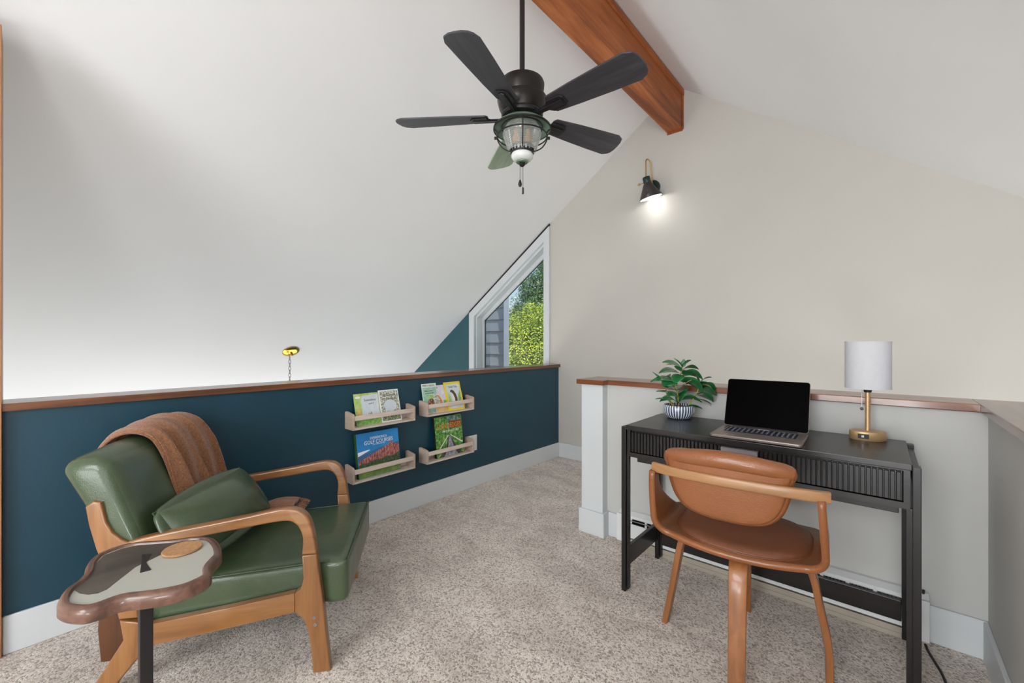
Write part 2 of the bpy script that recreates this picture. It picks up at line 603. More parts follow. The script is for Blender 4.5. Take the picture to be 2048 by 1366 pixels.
# gable wall with the window opening between x -3.787 and -2.583
WX0, WX1, WB = -3.787, -2.583, .30
struct('wall_far', plate([(WX1, -2.8), (HX1+.1, -2.8), (HX1+.1, zr(HX1+.1)+.1), (RX, RZ+.1), (WX1, zl(WX1)+.1)], 'Y', HY1, HY1+.15), WALL, 'warm grey gable wall under the ridge')
struct('wall_far.001', plate([(HX0-.2, -2.8), (WX0, -2.8), (WX0, zl(WX0)+.1), (HX0-.2, zl(HX0-.2)+.1)], 'Y', HY1, HY1+.15), TEAL_FAR, 'teal triangle of gable wall left of the window')
struct('wall_far.002', box(WX0, WX1, HY1, HY1+.15, -2.8, WB), TEAL_FAR, 'teal wall below the gable window')
struct('wall_outer_left', box(HX0-.2, HX0, HY0, HY1, -2.8, 0), WALL, 'outer wall of the lower storey')
struct('wall_back', plate([(HX0-.2, -2.8), (HX1+.1, -2.8), (HX1+.1, zr(HX1+.1)+.1), (RX, RZ+.1), (HX0-.2, zl(HX0-.2)+.1)], 'Y', HY0-.15, HY0), WALL, 'rear gable wall behind the viewer')
struct('wall_outer_right', box(HX1, HX1+.15, HY0, HY1, -.28, .35), WALL, 'low eaves wall at the far right')
# half walls
LX, CT, CB = -2.475, .9386, .909
struct('wall_left', box(LX-.115, LX, -.06, HY1, -2.6, CB), TEAL, 'dark teal half wall along the loft edge')
struct('trim_1', box(LX-.165, LX+.022, -.06, HY1+.0, CB, CT, .003), CAPW, 'brown oak cap on the teal half wall')
struct('wall_right', box(.30, .45, -3.4, 2.47, 0, CB), WALL_LOW, 'grey half wall at the right edge')
struct('wall_desk', join(box(-1.25, .30, 2.32, 2.47, 0, CB), ), WALL_LOW, 'grey half wall behind the desk')
struct('wall_pillar', box(-1.395, -1.25, 2.262, 2.49, 0, CB), TRIM, 'white end post of the half wall behind the desk')
capz = [(-1.418, 2.238), (-1.234, 2.238), (-1.234, 2.296), (.278, 2.296), (.278, -3.4), (.50, -3.4), (.50, 2.51), (-1.418, 2.51)]
struct('trim_2', plate(capz[:3]+[(.278, 2.296), (.278, 2.51), (-1.418, 2.51)], 'Z', CB, CT, .003), CAPWX, 'brown oak cap on the half wall behind the desk')
struct('trim_3', plate([(.2785, 2.296), (.2785, -3.4), (.50, -3.4), (.50, 2.51), (.2785, 2.51)], 'Z', CB, CT, .003), CAPW, 'brown oak cap on the right half wall')
# tall end wall with door casing at the left edge of the picture
struct('wall_near_left', box(LX-.115, LX-.02, HY0, -.12, -2.6, 2.36), WALL, 'tall wall at the left edge of the loft')
struct('trim_4', box(LX-.14, LX+.03, -.16, -.0585, 0, 2.34, .003), CASEW, 'oak door casing at the extreme left edge')
# baseboards: height .143
def baseb(name, x0, x1, y0, y1, label):
    bm = box(x0, x1, y0, y1, 0, .143, .003, 1)
    return struct(name, bm, TRIM, label)
baseb('baseboard_left', LX, LX+.014, -.058, HY1, 'white baseboard under the teal half wall')
baseb('baseboard_far', LX+.014, HX1, HY1-.014, HY1, 'white baseboard of the gable wall')
struct('baseboard_pillar', join(box(-1.409, -1.236, 2.248, 2.262, 0, .143, .003, 1), box(-1.25, -1.236, 2.262, 2.32, 0, .143), box(-1.409, -1.395, 2.262, 2.49, 0, .143)), TRIM, 'white baseboard wrapped around the end post')
baseb('baseboard_desk', -1.236, -1.158, 2.306, 2.32, 'short white baseboard left of the heater')
baseb('baseboard_desk.001', .143, .30, 2.306, 2.32, 'white baseboard right of the heater')
baseb('baseboard_right', .286, .30, -3.4, 2.306, 'white baseboard of the right half wall')

# window
wroot = tag(thing('window_1', 'white framed trapezoid gable window under the slope', None, (0, 0, 0)), kind='structure')
if 'category' in wroot: del wroot['category']
outer = [(WX0, WB), (WX1, WB), (WX1, zl(WX1)-.028), (WX0, zl(WX0)-.028)]
in1 = inset(outer, [.07, .071, .082, .085])
link('casing', ring(outer, in1, HY1-.018, HY1+.012), TRIM, wroot)
j1 = inset(outer, [.072, .073, .084, .087])
j2 = inset(outer, [.09, .085, .108, .108])
link('jamb', ring(j1, j2, HY1+.012, HY1+.148), TRIM, wroot)
s1 = inset(outer, [.088, .086, .106, .106])
s2 = inset(outer, [.12, .10, .15, .14])
link('sash', ring(s1, s2, HY1+.10, HY1+.135), TRIM, wroot)
link('gasket', ring(inset(s2, [-.001]*4), inset(s2, [.006]*4), HY1+.118, HY1+.126), DARK, wroot)
gp = inset(s2, [.003]*4)
pane = link('pane', plate(gp, 'Y', HY1+.120, HY1+.124), glass_mat('window_glass', (.97, .98, .98, 1), .0), wroot)
# shadow gap strip between casing and ceiling
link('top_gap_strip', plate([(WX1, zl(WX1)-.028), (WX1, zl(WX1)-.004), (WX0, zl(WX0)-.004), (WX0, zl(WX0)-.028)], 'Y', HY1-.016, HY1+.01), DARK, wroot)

# ridge beam
bm = join(box(-1.359, -1.232, -3.4, HY1, 2.93, 3.24, .006))
beam = tag(link('ceiling_beam', bm, BEAMW), 'reddish brown timber ridge beam running along the ceiling peak', 'beam')
bt = link('edge_board', join(box(-1.2315, -1.220, -3.4, HY1, 3.205, 3.245), box(-1.2315, -1.224, HY1-.02, HY1, 2.925, 3.205), box(-1.359, -1.232, HY1-.012, HY1, 2.916, 2.9295), box(-1.345, -1.245, -3.4, HY1, 3.24, 3.30)), BEAMW, beam)

# ------------------------------------------------------------------ outside
gd = tag(link('ground', box(-40, 30, HY1+.3, 60, -3.2, -3.0), GRASS), 'green lawn outside below the window', None, None, 'structure')
sb = thing('neighbouring_bay', 'blue grey lap sided wall outside the window', 'building', (0, 4.5, 0))
link('corner_trim', plate([(-4.035, -.04), (-3.94, -.04), (-3.99, .02), (-4.035, .02)], 'Z', -3, 3.6), SIDETRIM, sb)
link('wall', plate([(-6.0, .02), (-4.0, .02), (-4.4, .35), (-6.0, .35)], 'Z', -3, 3.5), SIDING, sb)
proto = None
for k in range(24):
    z0 = -1.03+k*.168
    bm = bmesh.new()
    A = [(-6.0, -.006, z0), (-4.036, -.006, z0), (-4.036, .012, z0+.172), (-6.0, .012, z0+.172), (-6.0, .02, z0), (-4.036, .02, z0), (-4.036, .02, z0+.172), (-6.0, .02, z0+.172)]
    vs = [bm.verts.new(a) for a in A]
    for f in ((0, 1, 2, 3), (0, 4, 5, 1), (1, 5, 6, 2), (0, 3, 7, 4), (4, 7, 6, 5)):
        bm.faces.new([vs[i] for i in f])
    if k == 0:
        proto = link('siding_board', bm, SIDING, sb)
    else:
        bm.free()
        c = proto.copy()
        COL.objects.link(c)
        c.location.z = k*.168

def tree(label, loc, blobs, mat, nleaf, leafsize, trunk_h, seed, group='trees outside the gable window'):
    rnd = random.Random(seed)
    t = thing('tree', label, 'tree', loc, 0, group)
    tr = [Vector((0, 0, 0)), Vector((.08, .05, trunk_h*.4)), Vector((-.05, .1, trunk_h*.75)), Vector((.05, 0, trunk_h))]
    P = catmull(tr, 5)
    bms = [sweep(P, lambda i, q: circ(.16*(1-q*.7), 8), (0, 1, 0))]
    for c, r in blobs:
        a = Vector((0, .03, max(.5, c[2]-r*.9)))
        bms.append(sweep(catmull([a, a.lerp(Vector(c), .5)+Vector((0, 0, -.1)), Vector(c)], 4), lambda i, q: circ(.05*(1-q*.7), 6), (0, 1, 0)))
    link('trunk', join(*bms), BARK, t, True)
    vs, fs = [], []
    tot = sum(r**2 for c, r in blobs)
    for c, r in blobs:
        for _ in range(int(nleaf*r*r/tot)):
            d = Vector((rnd.gauss(0, 1), rnd.gauss(0, 1), rnd.gauss(0, 1))).normalized()
            rr = r*(.45+.55*rnd.random()**.5)*(1+.18*math.sin(7*d.x+3*d.z)*math.cos(5*d.y))
            p = Vector(c)+Vector((d.x, d.y, d.z*.9))*rr
            a = Vector((rnd.gauss(0, 1), rnd.gauss(0, 1), rnd.gauss(0, .5))).normalized()
            nrm = (d+Vector((rnd.gauss(0, .5), rnd.gauss(0, .5), rnd.gauss(.4, .5)))).normalized()
            b = nrm.cross(a).normalized()
            a = b.cross(nrm)
            s = leafsize*rnd.uniform(.6, 1.3)
            i = len(vs)
            vs += [p-a*s, p+b*s*.45, p+a*s, p-b*s*.45]
            fs.append((i, i+1, i+2, i+3))
    me = bpy.data.meshes.new('foliage')
    me.from_pydata([tuple(v) for v in vs], [], fs)
    me.materials.append(mat)
    o = bpy.data.objects.new('foliage', me)
    COL.objects.link(o)
    o.parent = t
    o['kind'] = 'stuff'
    return t
tree('sunlit yellow green tree filling the lower window', (-7.1, 9.2, -3), [((0, 0, 3.6), 1.3), ((-1.0, .3, 3.9), 1.1), ((.9, .2, 4.0), 1.1), ((-.3, .2, 4.6), .75), ((.5, 0, 4.75), .6), ((-1.2, 0, 2.4), 1.2), ((.6, 0, 2.2), 1.2)], LEAF_Y, 60000, .034, 4.2, 3)
tree('darker green tree rising behind the yellow green one', (-9.9, 12.5, -3), [((.6, 0, 5.0), 1.3), ((.35, 0, 6.1), .8), ((.75, .3, 6.95), .62), ((-.5, 0, 4.7), .95), ((1.4, .2, 6.4), 1.0)], LEAF_D, 45000, .042, 6.0, 5)
tree('dark green tree far left beyond the siding', (-15.5, 14.5, -3), [((0, 0, 3.5), 1.6), ((.8, 0, 4.2), 1.0), ((-1, 0, 4.4), 1.2)], LEAF_D, 8000, .1, 4.6, 6)

# ------------------------------------------------------------------ picture ledges and books
def ledge(y0, zb, label):
    t = thing('picture_ledge', label, 'shelf', (LX, y0, zb), 0, 'pale wood picture ledges on the teal half wall')
    L, D, H = .452, .098, .098
    link('bottom', box(.001, D, .0135, L-.0135, 0, .012, .001, 1), LIGHTW, t)
    link('back_strip', box(.001, .012, .0135, L-.0135, .012, .045, .001, 1), LIGHTW, t)
    arc = [(.001, 0), (D, 0), (D, H-.008), (D-.004, H-.003), (D-.012, H), (.02, H+.010), (.010, H+.010), (.001, H+.006)]
    link('side_panel', plate(arc, 'Y', 0, .013, .001, 1), LIGHTWX, t)
    link('side_panel', plate(arc, 'Y', L-.013, L, .001, 1), LIGHTWX, t)
    link('front_rail', box(D-.013, D-.001, .013, L-.013, H-.042, H-.014, .002, 1), LIGHTW, t)
    return t
ledge(1.283, .635, 'pale wood picture ledge holding two picture books, upper left of the four')
ledge(1.834, .643, 'pale wood picture ledge holding three small books, upper right of the four')
ledge(1.283, .311, 'pale wood picture ledge holding the blue golf book, lower left of the four')
ledge(1.834, .311, 'pale wood picture ledge holding the forest path book, lower right of the four')

RB = Matrix(((0, 0, 1), (1, 0, 0), (0, 1, 0)))     # text plane facing +X, reading along +Y
def book(label, y, zb, w, h, th, foot, cover, spine, tilt=0, group='books on the picture ledges'):
    """front cover faces +X; local origin at the bottom of the cover's left edge"""
    lean = math.asin(min(.9, (foot-.002-th*.2)/h))
    t = thing('book', label, 'book', (LX+foot+th, y, zb), 0, group)
    t.rotation_euler = (tilt, -lean, 0)
    link('cover', join(box(-.0012, 0, 0, w, 0, h), box(-th, -th+.0012, 0, w, 0, h)), cover, t)
    link('spine', box(-th, 0, -.0012, 0, 0, h), spine, t)
    link('pages', box(-th+.0012, -.0012, 0, w-.003, .002, h-.002), PAGES, t)
    return t
def art(t, name, pts, mat, lift=.0006):
    bm = bmesh.new()
    vs = [bm.verts.new((lift, p[0], p[1])) for p in pts]
    bm.faces.new(vs)
    r = bmesh.ops.extrude_face_region(bm, geom=bm.faces[:])
    for v in r['geom']:
        if isinstance(v, bmesh.types.BMVert):
            v.co.x = .0001
    bmesh.ops.triangulate(bm, faces=bm.faces[:])
    return link(name, bm, mat, t)
def title(t, s, size, y, z, mat, width=None):
    text_mesh(s, size, Vector((.0012, y, z)), RB, mat, t, .0003, width=width)
def rect(a, b, c, d): return [(a, c), (b, c), (b, d), (a, d)]
def blob(cx, cy, rx, ry, n=14, j=.12, seed=1):
    rnd = random.Random(seed)
    return [(cx+rx*(1+rnd.uniform(-j, j))*math.cos(2*PI*k/n), cy+ry*(1+rnd.uniform(-j, j))*math.sin(2*PI*k/n)) for k in range(n)]

INK = M('grey_ink', srgb(120, 118, 140), .5)
INKD = M('dark_ink', srgb(66, 58, 54), .5)
PW = M('print_white', srgb(238, 240, 240), .4, var=.01)
P_PALE = pictures('pale_sky_print', [(.35, srgb(198, 214, 222)), (.65, srgb(222, 226, 228))], 14)
P_LIME = pictures('lime_print', [(.35, srgb(150, 192, 88)), (.65, srgb(200, 214, 140))], 30)
P_GRASS = pictures('grass_print', [(.35, srgb(96, 162, 70)), (.65, srgb(160, 204, 110))], 60)
P_DOODLE = pictures('doodle_print', [(.42, srgb(112, 120, 118)), (.52, srgb(200, 200, 176)), (.6, srgb(226, 226, 220))], 90)
P_BLUEDD = pictures('meadow_print', [(.4, srgb(70, 90, 110)), (.5, srgb(110, 130, 100)), (.62, srgb(210, 205, 120))], 110)
P_SKY = pictures('blue_sky_print', [(.3, srgb(34, 122, 190)), (.7, srgb(52, 150, 214))], 6)
P_ROCK = pictures('red_rock_print', [(.4, srgb(96, 58, 66)), (.5, srgb(168, 98, 92)), (.62, srgb(206, 142, 124))], 55, .35, (1, 1.8, .7))
P_FOREST = pictures('forest_print', [(.35, srgb(34, 56, 48)), (.55, srgb(74, 96, 66)), (.7, srgb(124, 134, 84))], 80)
P_LAWN = pictures('lawn_print', [(.35, srgb(92, 128, 56)), (.65, srgb(134, 160, 84))], 20)
P_HILL = M('blue_hill_print', srgb(66, 104, 146), .4)
P_MINT = pictures('mint_print', [(.35, srgb(140, 192, 164)), (.65, srgb(182, 214, 196))], 22)
P_FOX = pictures('fox_print', [(.4, srgb(92, 50, 40)), (.55, srgb(160, 96, 72)), (.68, srgb(220, 200, 180))], 70)
P_LILAC = pictures('lilac_print', [(.35, srgb(204, 198, 214)), (.65, srgb(230, 226, 232))], 20)
P_SAND = pictures('sand_print', [(.35, srgb(220, 176, 110)), (.65, srgb(238, 202, 140))], 26)
P_YEL = M('yellow_border_print', srgb(238, 212, 50), .35, var=.05)
P_WOODS = pictures('green_woods_print', [(.34, srgb(26, 74, 34)), (.5, srgb(76, 142, 56)), (.68, srgb(170, 206, 90))], 45, .18)
P_PATH = pictures('grey_path_print', [(.4, srgb(130, 128, 142)), (.6, srgb(176, 174, 186))], 40, .2)
P_PLANK = pictures('dark_rail_print', [(.4, srgb(48, 44, 42)), (.6, srgb(92, 88, 80))], 70, .2)
P_ORNG = M('orange_print', srgb(224, 150, 40), .3)
BKG = M('dark_book_spine', srgb(20, 34, 24), .4)
GSP = M('green_book_spine', srgb(54, 92, 34), .4)

zt = .635+.0125
b = book('wide pale green picture book on the upper left ledge', 1.335, zt, .168, .200, .005, .052, P_LIME, P_LIME)
art(b, 'sky_panel', [(.04, .045), (.165, .045), (.165, .19), (.055, .185), (.04, .15), (.046, .1)], P_PALE)
art(b, 'grass_strip', rect(.002, .167, .002, .042), P_GRASS, .0008)
art(b, 'badge', blob(.024, .176, .019, .008, j=.02), PW, .0009)
art(b, 'tree_print', blob(.022, .075, .012, .035, seed=4), P_SAND, .0009)
art(b, 'creature_print', blob(.098, .068, .014, .012, seed=5), P_DOODLE, .001)
title(b, 'Sometimes', .024, .106, .148, INK, .082)
title(b, 'and I', .018, .112, .127, INK, .034)
b = book('ornate white bordered picture book beside the pale green one', 1.506, zt, .148, .210, .004, .058, PW, PW)
art(b, 'garden_panel', rect(.007, .141, .007, .202), P_DOODLE)
art(b, 'sky_panel', blob(.074, .105, .05, .04, j=.08, seed=8), P_PALE, .0009)
art(b, 'meadow_strip', rect(.009, .139, .009, .045), P_BLUEDD, .0009)
title(b, 'Let\'s Count', .024, .074, .168, INKD, .1)
title(b, 'to the Gate', .022, .074, .144, INKD, .1)

zt = .311+.0125
b = book('large blue golf book with red rocks on the lower left ledge', 1.338, zt, .300, .272, .026, .046, P_SKY, GSP)
art(b, 'cloud_print', [(.004, .135), (.09, .165), (.075, .167), (.004, .16)], PW, .0005)
art(b, 'hill_print', [(.002, .10), (.298, .10), (.298, .185), (.25, .18), (.14, .165), (.002, .135)], P_HILL, .0007)
art(b, 'rock_print', [(.006, .075), (.006, .105), (.05, .12), (.09, .132), (.12, .142), (.15, .155), (.175, .158), (.195, .172), (.215, .175), (.24, .2), (.255, .182), (.268, .178), (.28, .172), (.298, .176), (.298, .07)], P_ROCK, .0009)
art(b, 'forest_print', [(.002, .055), (.298, .055), (.298, .118), (.27, .112), (.24, .1), (.2, .108), (.16, .096), (.12, .1), (.07, .088), (.03, .09), (.002, .08)], P_FOREST, .0011)
art(b, 'lawn_print', [(.002, .002), (.298, .002), (.298, .05), (.2, .066), (.1, .07), (.002, .058)], P_LAWN, .0013)
title(b, 'EXPERIENCING &', .022, .152, .228, PW, .12)
title(b, 'GOLF COURSES', .034, .152, .199, PW, .205)
title(b, 'A PICTORIAL HISTORY', .009, .152, .19, PW, .09)

zt = .643+.0125
b = book('mint green animal book at the left of the upper right ledge', 1.85, zt, .130, .215, .004, .05, PW, P_MINT)
art(b, 'picture_panel', rect(.004, .126, .004, .188), P_MINT)
art(b, 'leaf_print', blob(.07, .118, .035, .012, seed=3), P_LIME, .0009)
art(b, 'fox_print', blob(.07, .075, .04, .028, seed=12, j=.25), P_FOX, .001)
title(b, 'WHAT IS NEEDED', .02, .062, .194, P_LAWN, .11)
title(b, 'When a Cave', .013, .055, .158, DGREEN, .07)
title(b, 'on the Garden', .012, .06, .142, DGREEN, .075)
b = book('pale lilac picture book, middle of three on the upper right ledge', 1.945, zt, .120, .200, .004, .062, P_LILAC, P_LILAC)
art(b, 'ground_print', rect(.002, .118, .002, .04), P_SAND)
art(b, 'cliff_print', [(.004, .04), (.055, .04), (.05, .1), (.03, .13), (.012, .14), (.004, .13)], P_DOODLE, .0008)
art(b, 'giraffe_print', [(.05, .035), (.075, .035), (.066, .09), (.05, .118), (.036, .13), (.032, .122), (.046, .1), (.054, .08)], P_ORNG, .001)
art(b, 'bush_print', rect(.08, .116, .04, .085), P_GRASS, .0009)
title(b, 'Mister', .014, .03, .178, INK)
b = book('yellow bordered otter book at the right of the upper right ledge', 2.052, zt, .158, .218, .005, .07, P_YEL, P_YEL)
art(b, 'cream_panel', rect(.014, .144, .016, .200), P_PALE)
art(b, 'reeds_print', [(.016, .05), (.05, .05), (.04, .12), (.018, .14)], P_LIME, .0008)
art(b, 'reeds_print', [(.105, .05), (.142, .05), (.142, .15), (.122, .12)], P_GRASS, .0008)
art(b, 'otter_print', [(.076, .05), (.1, .05), (.104, .09), (.098, .12), (.084, .145), (.066, .158), (.05, .154), (.046, .142), (.06, .136), (.072, .12), (.08, .09)], M('otter_brown', srgb(98, 66, 44), .5), .001)
art(b, 'belly_print', [(.062, .05), (.076, .05), (.08, .09), (.07, .12), (.06, .13), (.058, .09)], PW, .0011)
title(b, 'Otter Tale', .022, .079, .172, INKD, .085)

zt = .311+.0125
b = book('glossy green forest path book on the lower right ledge', 1.945, zt, .262, .292, .024, .044, P_WOODS, BKG)
art(b, 'mist_panel', rect(.12, .258, .2, .288), pictures('mist_print', [(.4, srgb(60, 100, 90)), (.6, srgb(130, 160, 150))], 30, .15), .0005)
art(b, 'path_print', [(.02, .002), (.25, .002), (.19, .06), (.135, .15), (.125, .15), (.09, .06)], P_PLANK, .0007)
art(b, 'walkway_print', [(.07, .002), (.2, .002), (.165, .06), (.136, .15), (.127, .15), (.11, .06)], P_PATH, .0009)
art(b, 'rail_print', [(.012, .05), (.02, .045), (.125, .15), (.118, .152)], PAGES, .0011)
art(b, 'rail_print', [(.258, .085), (.25, .078), (.14, .15), (.146, .152)], PAGES, .0011)
art(b, 'title_band', rect(.14, .255, .2, .252), M('rust_print', srgb(130, 62, 26), .3), .0009)
title(b, 'LLANO', .058, .08, .202, P_ORNG, .11)
title(b, 'EDGES', .05, .196, .205, P_ORNG, .105)
title(b, 'PATH HISTORY', .022, .15, .174, PW, .16)

# wall outlet plate
t = thing('wall_plate', 'white switch plate behind the lower right ledge', 'wall plate', (LX, 2.29, .29))
link('plate', box(0, .006, .0, .115, 0, .125, .002), ENAMEL, t)
link('rocker', box(.006, .010, .038, .077, .028, .098, .001), ENAMEL, t)
link('screw', xform(lathe([(0, 0), (.003, 0), (.003, .001), (0, .001)], 8), Matrix.Translation((.006, .057, .112)) @ Matrix.Rotation(PI/2, 4, 'Y')), STEEL, t)

# ------------------------------------------------------------------ green armchair
AR = math.atan2(-.611, .792)
ac = thing('armchair', 'green leather lounge armchair with curved wooden arms beside the teal wall', 'armchair', (-1.49, .686, 0), AR)
def side_frame(sgn_x0, sgn_x1, near):
    x0, x1 = sgn_x0, sgn_x1
    def dens(pts, k=5): return [tuple(v) for v in catmull([(p[0], p[1], 0) for p in pts], k)]
    o = [(-.66, .487), (-.60, .512), (-.513, .531), (-.383, .549), (-.248, .568), (-.165, .582), (-.115, .587), (-.072, .576), (-.043, .545), (-.026, .49), (-.016, .42)]
    i = [(-.065, .42), (-.062, .474), (-.072, .512), (-.094, .537), (-.125, .544), (-.19, .538), (-.248, .53), (-.383, .513), (-.5, .496), (-.588, .473), (-.65, .452)]
    pts = [(p[0], p[1]) for p in dens(o)]+[(p[0], p[1]) for p in dens(i)]
    link('armrest', plate(pts, 'X', x0, x1, .007, 3), CHAIRW_Y, ac, True)
    leg = [(-.065, .4195), (-.016, .4195), (-.008, .35), (0, .29), (.016, .14), (.03, 0), (-.028, 0), (-.034, .08), (-.044, .15), (-.06, .195), (-.088, .222), (-.088, .288), (-.07, .300), (-.060, .335)]
    fl = link('front_leg', plate(leg, 'X', x0, x1, .006, 3), CHAIRW_Z, ac, True)
    if near:
        for yy, zz in ((-.024, .196), (-.02, .172)):
            link('screw', xform(lathe([(0, 0), (.006, 0), (.006, .002), (.003, .002), (.003, .001), (0, .001)], 12), Matrix.Translation((x1-.0005, yy, zz)) @ Matrix.Rotation(PI/2, 4, 'Y')), STEEL, fl)
    rail = [(-.54, .236), (-.316, .260), (-.0885, .289), (-.0885, .220), (-.316, .190), (-.54, .163)]
    link('side_rail', plate(rail, 'X', x0+.003, x1-.003, .005, 2), CHAIRW_Y, ac, True)
    rl = [(-.615, .262), (-.545, .245), (-.541, .160), (-.56, .136), (-.62, .061), (-.66, 0), (-.725, 0), (-.68, .071), (-.605, .195)]
    link('rear_leg', plate(rl, 'X', x0, x1, .006, 3), CHAIRW_Z, ac, True)
    st = [(-.711, .638), (-.690, .655), (-.669, .649), (-.655, .585), (-.638, .550), (-.610, .523), (-.575, .505), (-.555, .47), (-.572, .40), (-.562, .263), (-.618, .264), (-.655, .42), (-.682, .50), (-.702, .58)]
    link('back_support', plate(st, 'X', x0+.002, x1-.002, .006, 3), CHAIRW_Z, ac, True)
side_frame(-.036, 0, True)
side_frame(-.632, -.596, False)
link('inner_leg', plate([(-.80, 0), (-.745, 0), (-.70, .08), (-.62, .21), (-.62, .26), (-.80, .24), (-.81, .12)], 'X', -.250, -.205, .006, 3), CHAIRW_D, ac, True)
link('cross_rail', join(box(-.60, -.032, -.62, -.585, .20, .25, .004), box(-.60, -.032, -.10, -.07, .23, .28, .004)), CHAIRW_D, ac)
# seat cushion
def seatfn(p):
    # p in box centred at origin, size x .55, y .64, z .155
    y = p.y
    k = (y+.32)/.64
    zc = .262+.040*k if False else .27+.032*k
    th = 1-.0*(1-k)
    z = zc+p.z*th
    x = p.x
    if y > .235:
        x *= 1+.055*min(1, (y-.235)/.02)
    return Vector((x-.316, y-.235, z))
link('seat_cushion', soft_box(.552, .64, .158, .022, .014, 26, seatfn), GREENL, ac, 'all')
# seam piping round the top edge
sp = []
for x in (-.04, -.592):
    sp.append(tube([(x+(.0 if x > -.3 else .0), yy, .30+.032*((yy+.555)/.64)+.045) for yy in [(-.53+i*.05) for i in range(12)]], .0028, 6, (0, 0, 1)))
sp.append(tube([(-.602+i*.0568, .084, .378+.004*math.sin(i/10*PI)) for i in range(11)], .0028, 6, (0, 0, 1)))
link('piping', join(*sp), GREENL, ac, 'all')
# back cushion
def backfn(p):
    # p: x across .56, y thickness .125, z height .47 ; lean back
    k = (p.z+.235)/.47
    yc = -.545-.175*k-.02*k*k
    th = .62+.48*k
    return Vector((p.x-.308, yc+p.y*th, .345+k*.445+(-.02 if p.y < 0 else .0)*(k > .5)*(-p.y/.06)))
link('back_cushion', soft_box(.575, .135, .47, .04, .018, 22, backfn), GREENL, ac, 'all')

# throw blanket over the back of the chair
def blanket_path():
    P = [(-.835, .52), (-.845, .64), (-.835, .74), (-.795, .800), (-.73, .822), (-.668, .800), (-.628, .735), (-.60, .66), (-.575, .58), (-.545, .50), (-.515, .435)]
    return catmull([(0, a, b) for a, b in P], 6)
BP = blanket_path()
def blanket(u, v):
    f = v*(len(BP)-1)
    i = min(int(f), len(BP)-2)
    p = BP[i].lerp(BP[i+1], f-i)
    tg = (BP[i+1]-BP[i]).normalized()
    nrm = Vector((0, -tg.z, tg.y))
    w = .27-.07*abs(v-.42)
    x = -.30-.33*u*(1-.12*math.sin(v*3))+ .055*(1-v) - .02
    x = -.245-.325*u+.015*(.45-v)
    ph = (u*3.6+.25*math.sin(v*4)+.15) % 1
    fold = .034*(ph/.78 if ph < .78 else ((1-ph)/.22))**1.4*(.55+.45*u)+.0035*math.sin(u*37+3*v+1)
    fall = .02*(1-abs(2*u-1))**.5
    edge = -.018 if (u > .97 or u < .02) else 0
    q = p+nrm*(fold*(.5+.8*v)+fall+.003+edge*.4)
    return Vector((x, q.y, q.z))
NU = 110
bt = thing('throw_blanket', 'rust brown knitted throw draped over the green armchair back', 'blanket', (-1.49, .686, 0), AR)
link('knit_cloth', surf(blanket, 110, 60, .008), KNIT, bt, 'all')
def tail(u, v):
    y = -.40+.17*v
    x = -.40-.16*u-.06*v
    z = .403+.03*v*0+.016*math.sin(u*PI)+.006*math.sin(u*14+v*3)+.02*math.sin(v*PI*.9)
    return Vector((x, y, z))
tl = link('tail_end', surf(tail, 24, 14, .012), KNIT, bt, 'all')
rnd = random.Random(3)
fr = []
for k in range(16):
    x = -.465-.155*k/15
    fr.append(tube([(x, -.232, .408), (x+rnd.uniform(-.006, .006), -.21, .403), (x+rnd.uniform(-.01, .01), -.19, .395)], .003, 5))
link('fringe', join(*fr), KNIT, tl, 'all')

# lumbar pillow
pt = thing('lumbar_pillow', 'green leather lumbar pillow leaning on the armchair back', 'pillow', (-1.49, .686, 0), AR)
mt = Matrix.Translation((-.232, -.425, .515)) @ Matrix.Rotation(math.radians(-14), 4, 'Z') @ Matrix.Rotation(math.radians(4), 4, 'Y') @ Matrix.Rotation(math.radians(-54), 4, 'X')
link('pillow_cover', xform(soft_box(.425, .225, .06, .026, .055, 18, None, .4), mt), GREENL, pt, 'all')
per = [(-.211, -.110, 0), (.211, -.110, 0), (.211, .110, 0), (-.211, .110, 0)]
pp = []
for k in range(4):
    a, b_ = Vector(per[k]), Vector(per[(k+1) % 4])
    for q in range(8):
        pp.append(mt @ a.lerp(b_, q/8))
link('piping', tube(pp, .0032, 6, (0, 0, 1), True), GREENL, pt, 'all')

# ------------------------------------------------------------------ cloud shaped side table
sdt = thing('side_table', 'cloud shaped side table with walnut rim on a black post', 'table', (-1.5, .21, 0))
O2 = [(-1.447, .048), (-1.5, .063), (-1.529, .084), (-1.569, .099), (-1.622, .107), (-1.675, .131), (-1.695, .181), (-1.685, .219), (-1.657, .255), (-1.619, .304), (-1.598, .342), (-1.555, .377), (-1.487, .381), (-1.417, .368), (-1.384, .346), (-1.357, .329), (-1.305, .314), (-1.286, .275), (-1.287, .241), (-1.305, .201), (-1.324, .172), (-1.343, .144), (-1.341, .105), (-1.353, .078), (-1.399, .05)]
O2 = [(a+1.5, b-.21) for a, b in O2]
oc = [(v.x, v.y) for v in catmull([(a, b, 0) for a, b in O2], 4, True)]
def shrink(poly, d):
    n = len(poly)
    out = []
    for i in range(n):
        a, b_ = Vector(poly[i-2]), Vector(poly[(i+2) % n])
        t_ = (b_-a).normalized()
        out.append((poly[i][0]+t_.y*d, poly[i][1]-t_.x*d))
    return out
area = sum(oc[i][0]*oc[(i+1) % len(oc)][1]-oc[(i+1) % len(oc)][0]*oc[i][1] for i in range(len(oc)))
sg = -1 if area > 0 else 1
def zring(levels):
    bm = bmesh.new()
    R = [[bm.verts.new((p[0], p[1], z)) for p in shrink(oc, sg*d)] for d, z in levels]
    n = len(oc)
    for A, B in zip(R, R[1:]):
        for i in range(n):
            bm.faces.new((A[i], A[(i+1) % n], B[(i+1) % n], B[i]))
    return bm, R
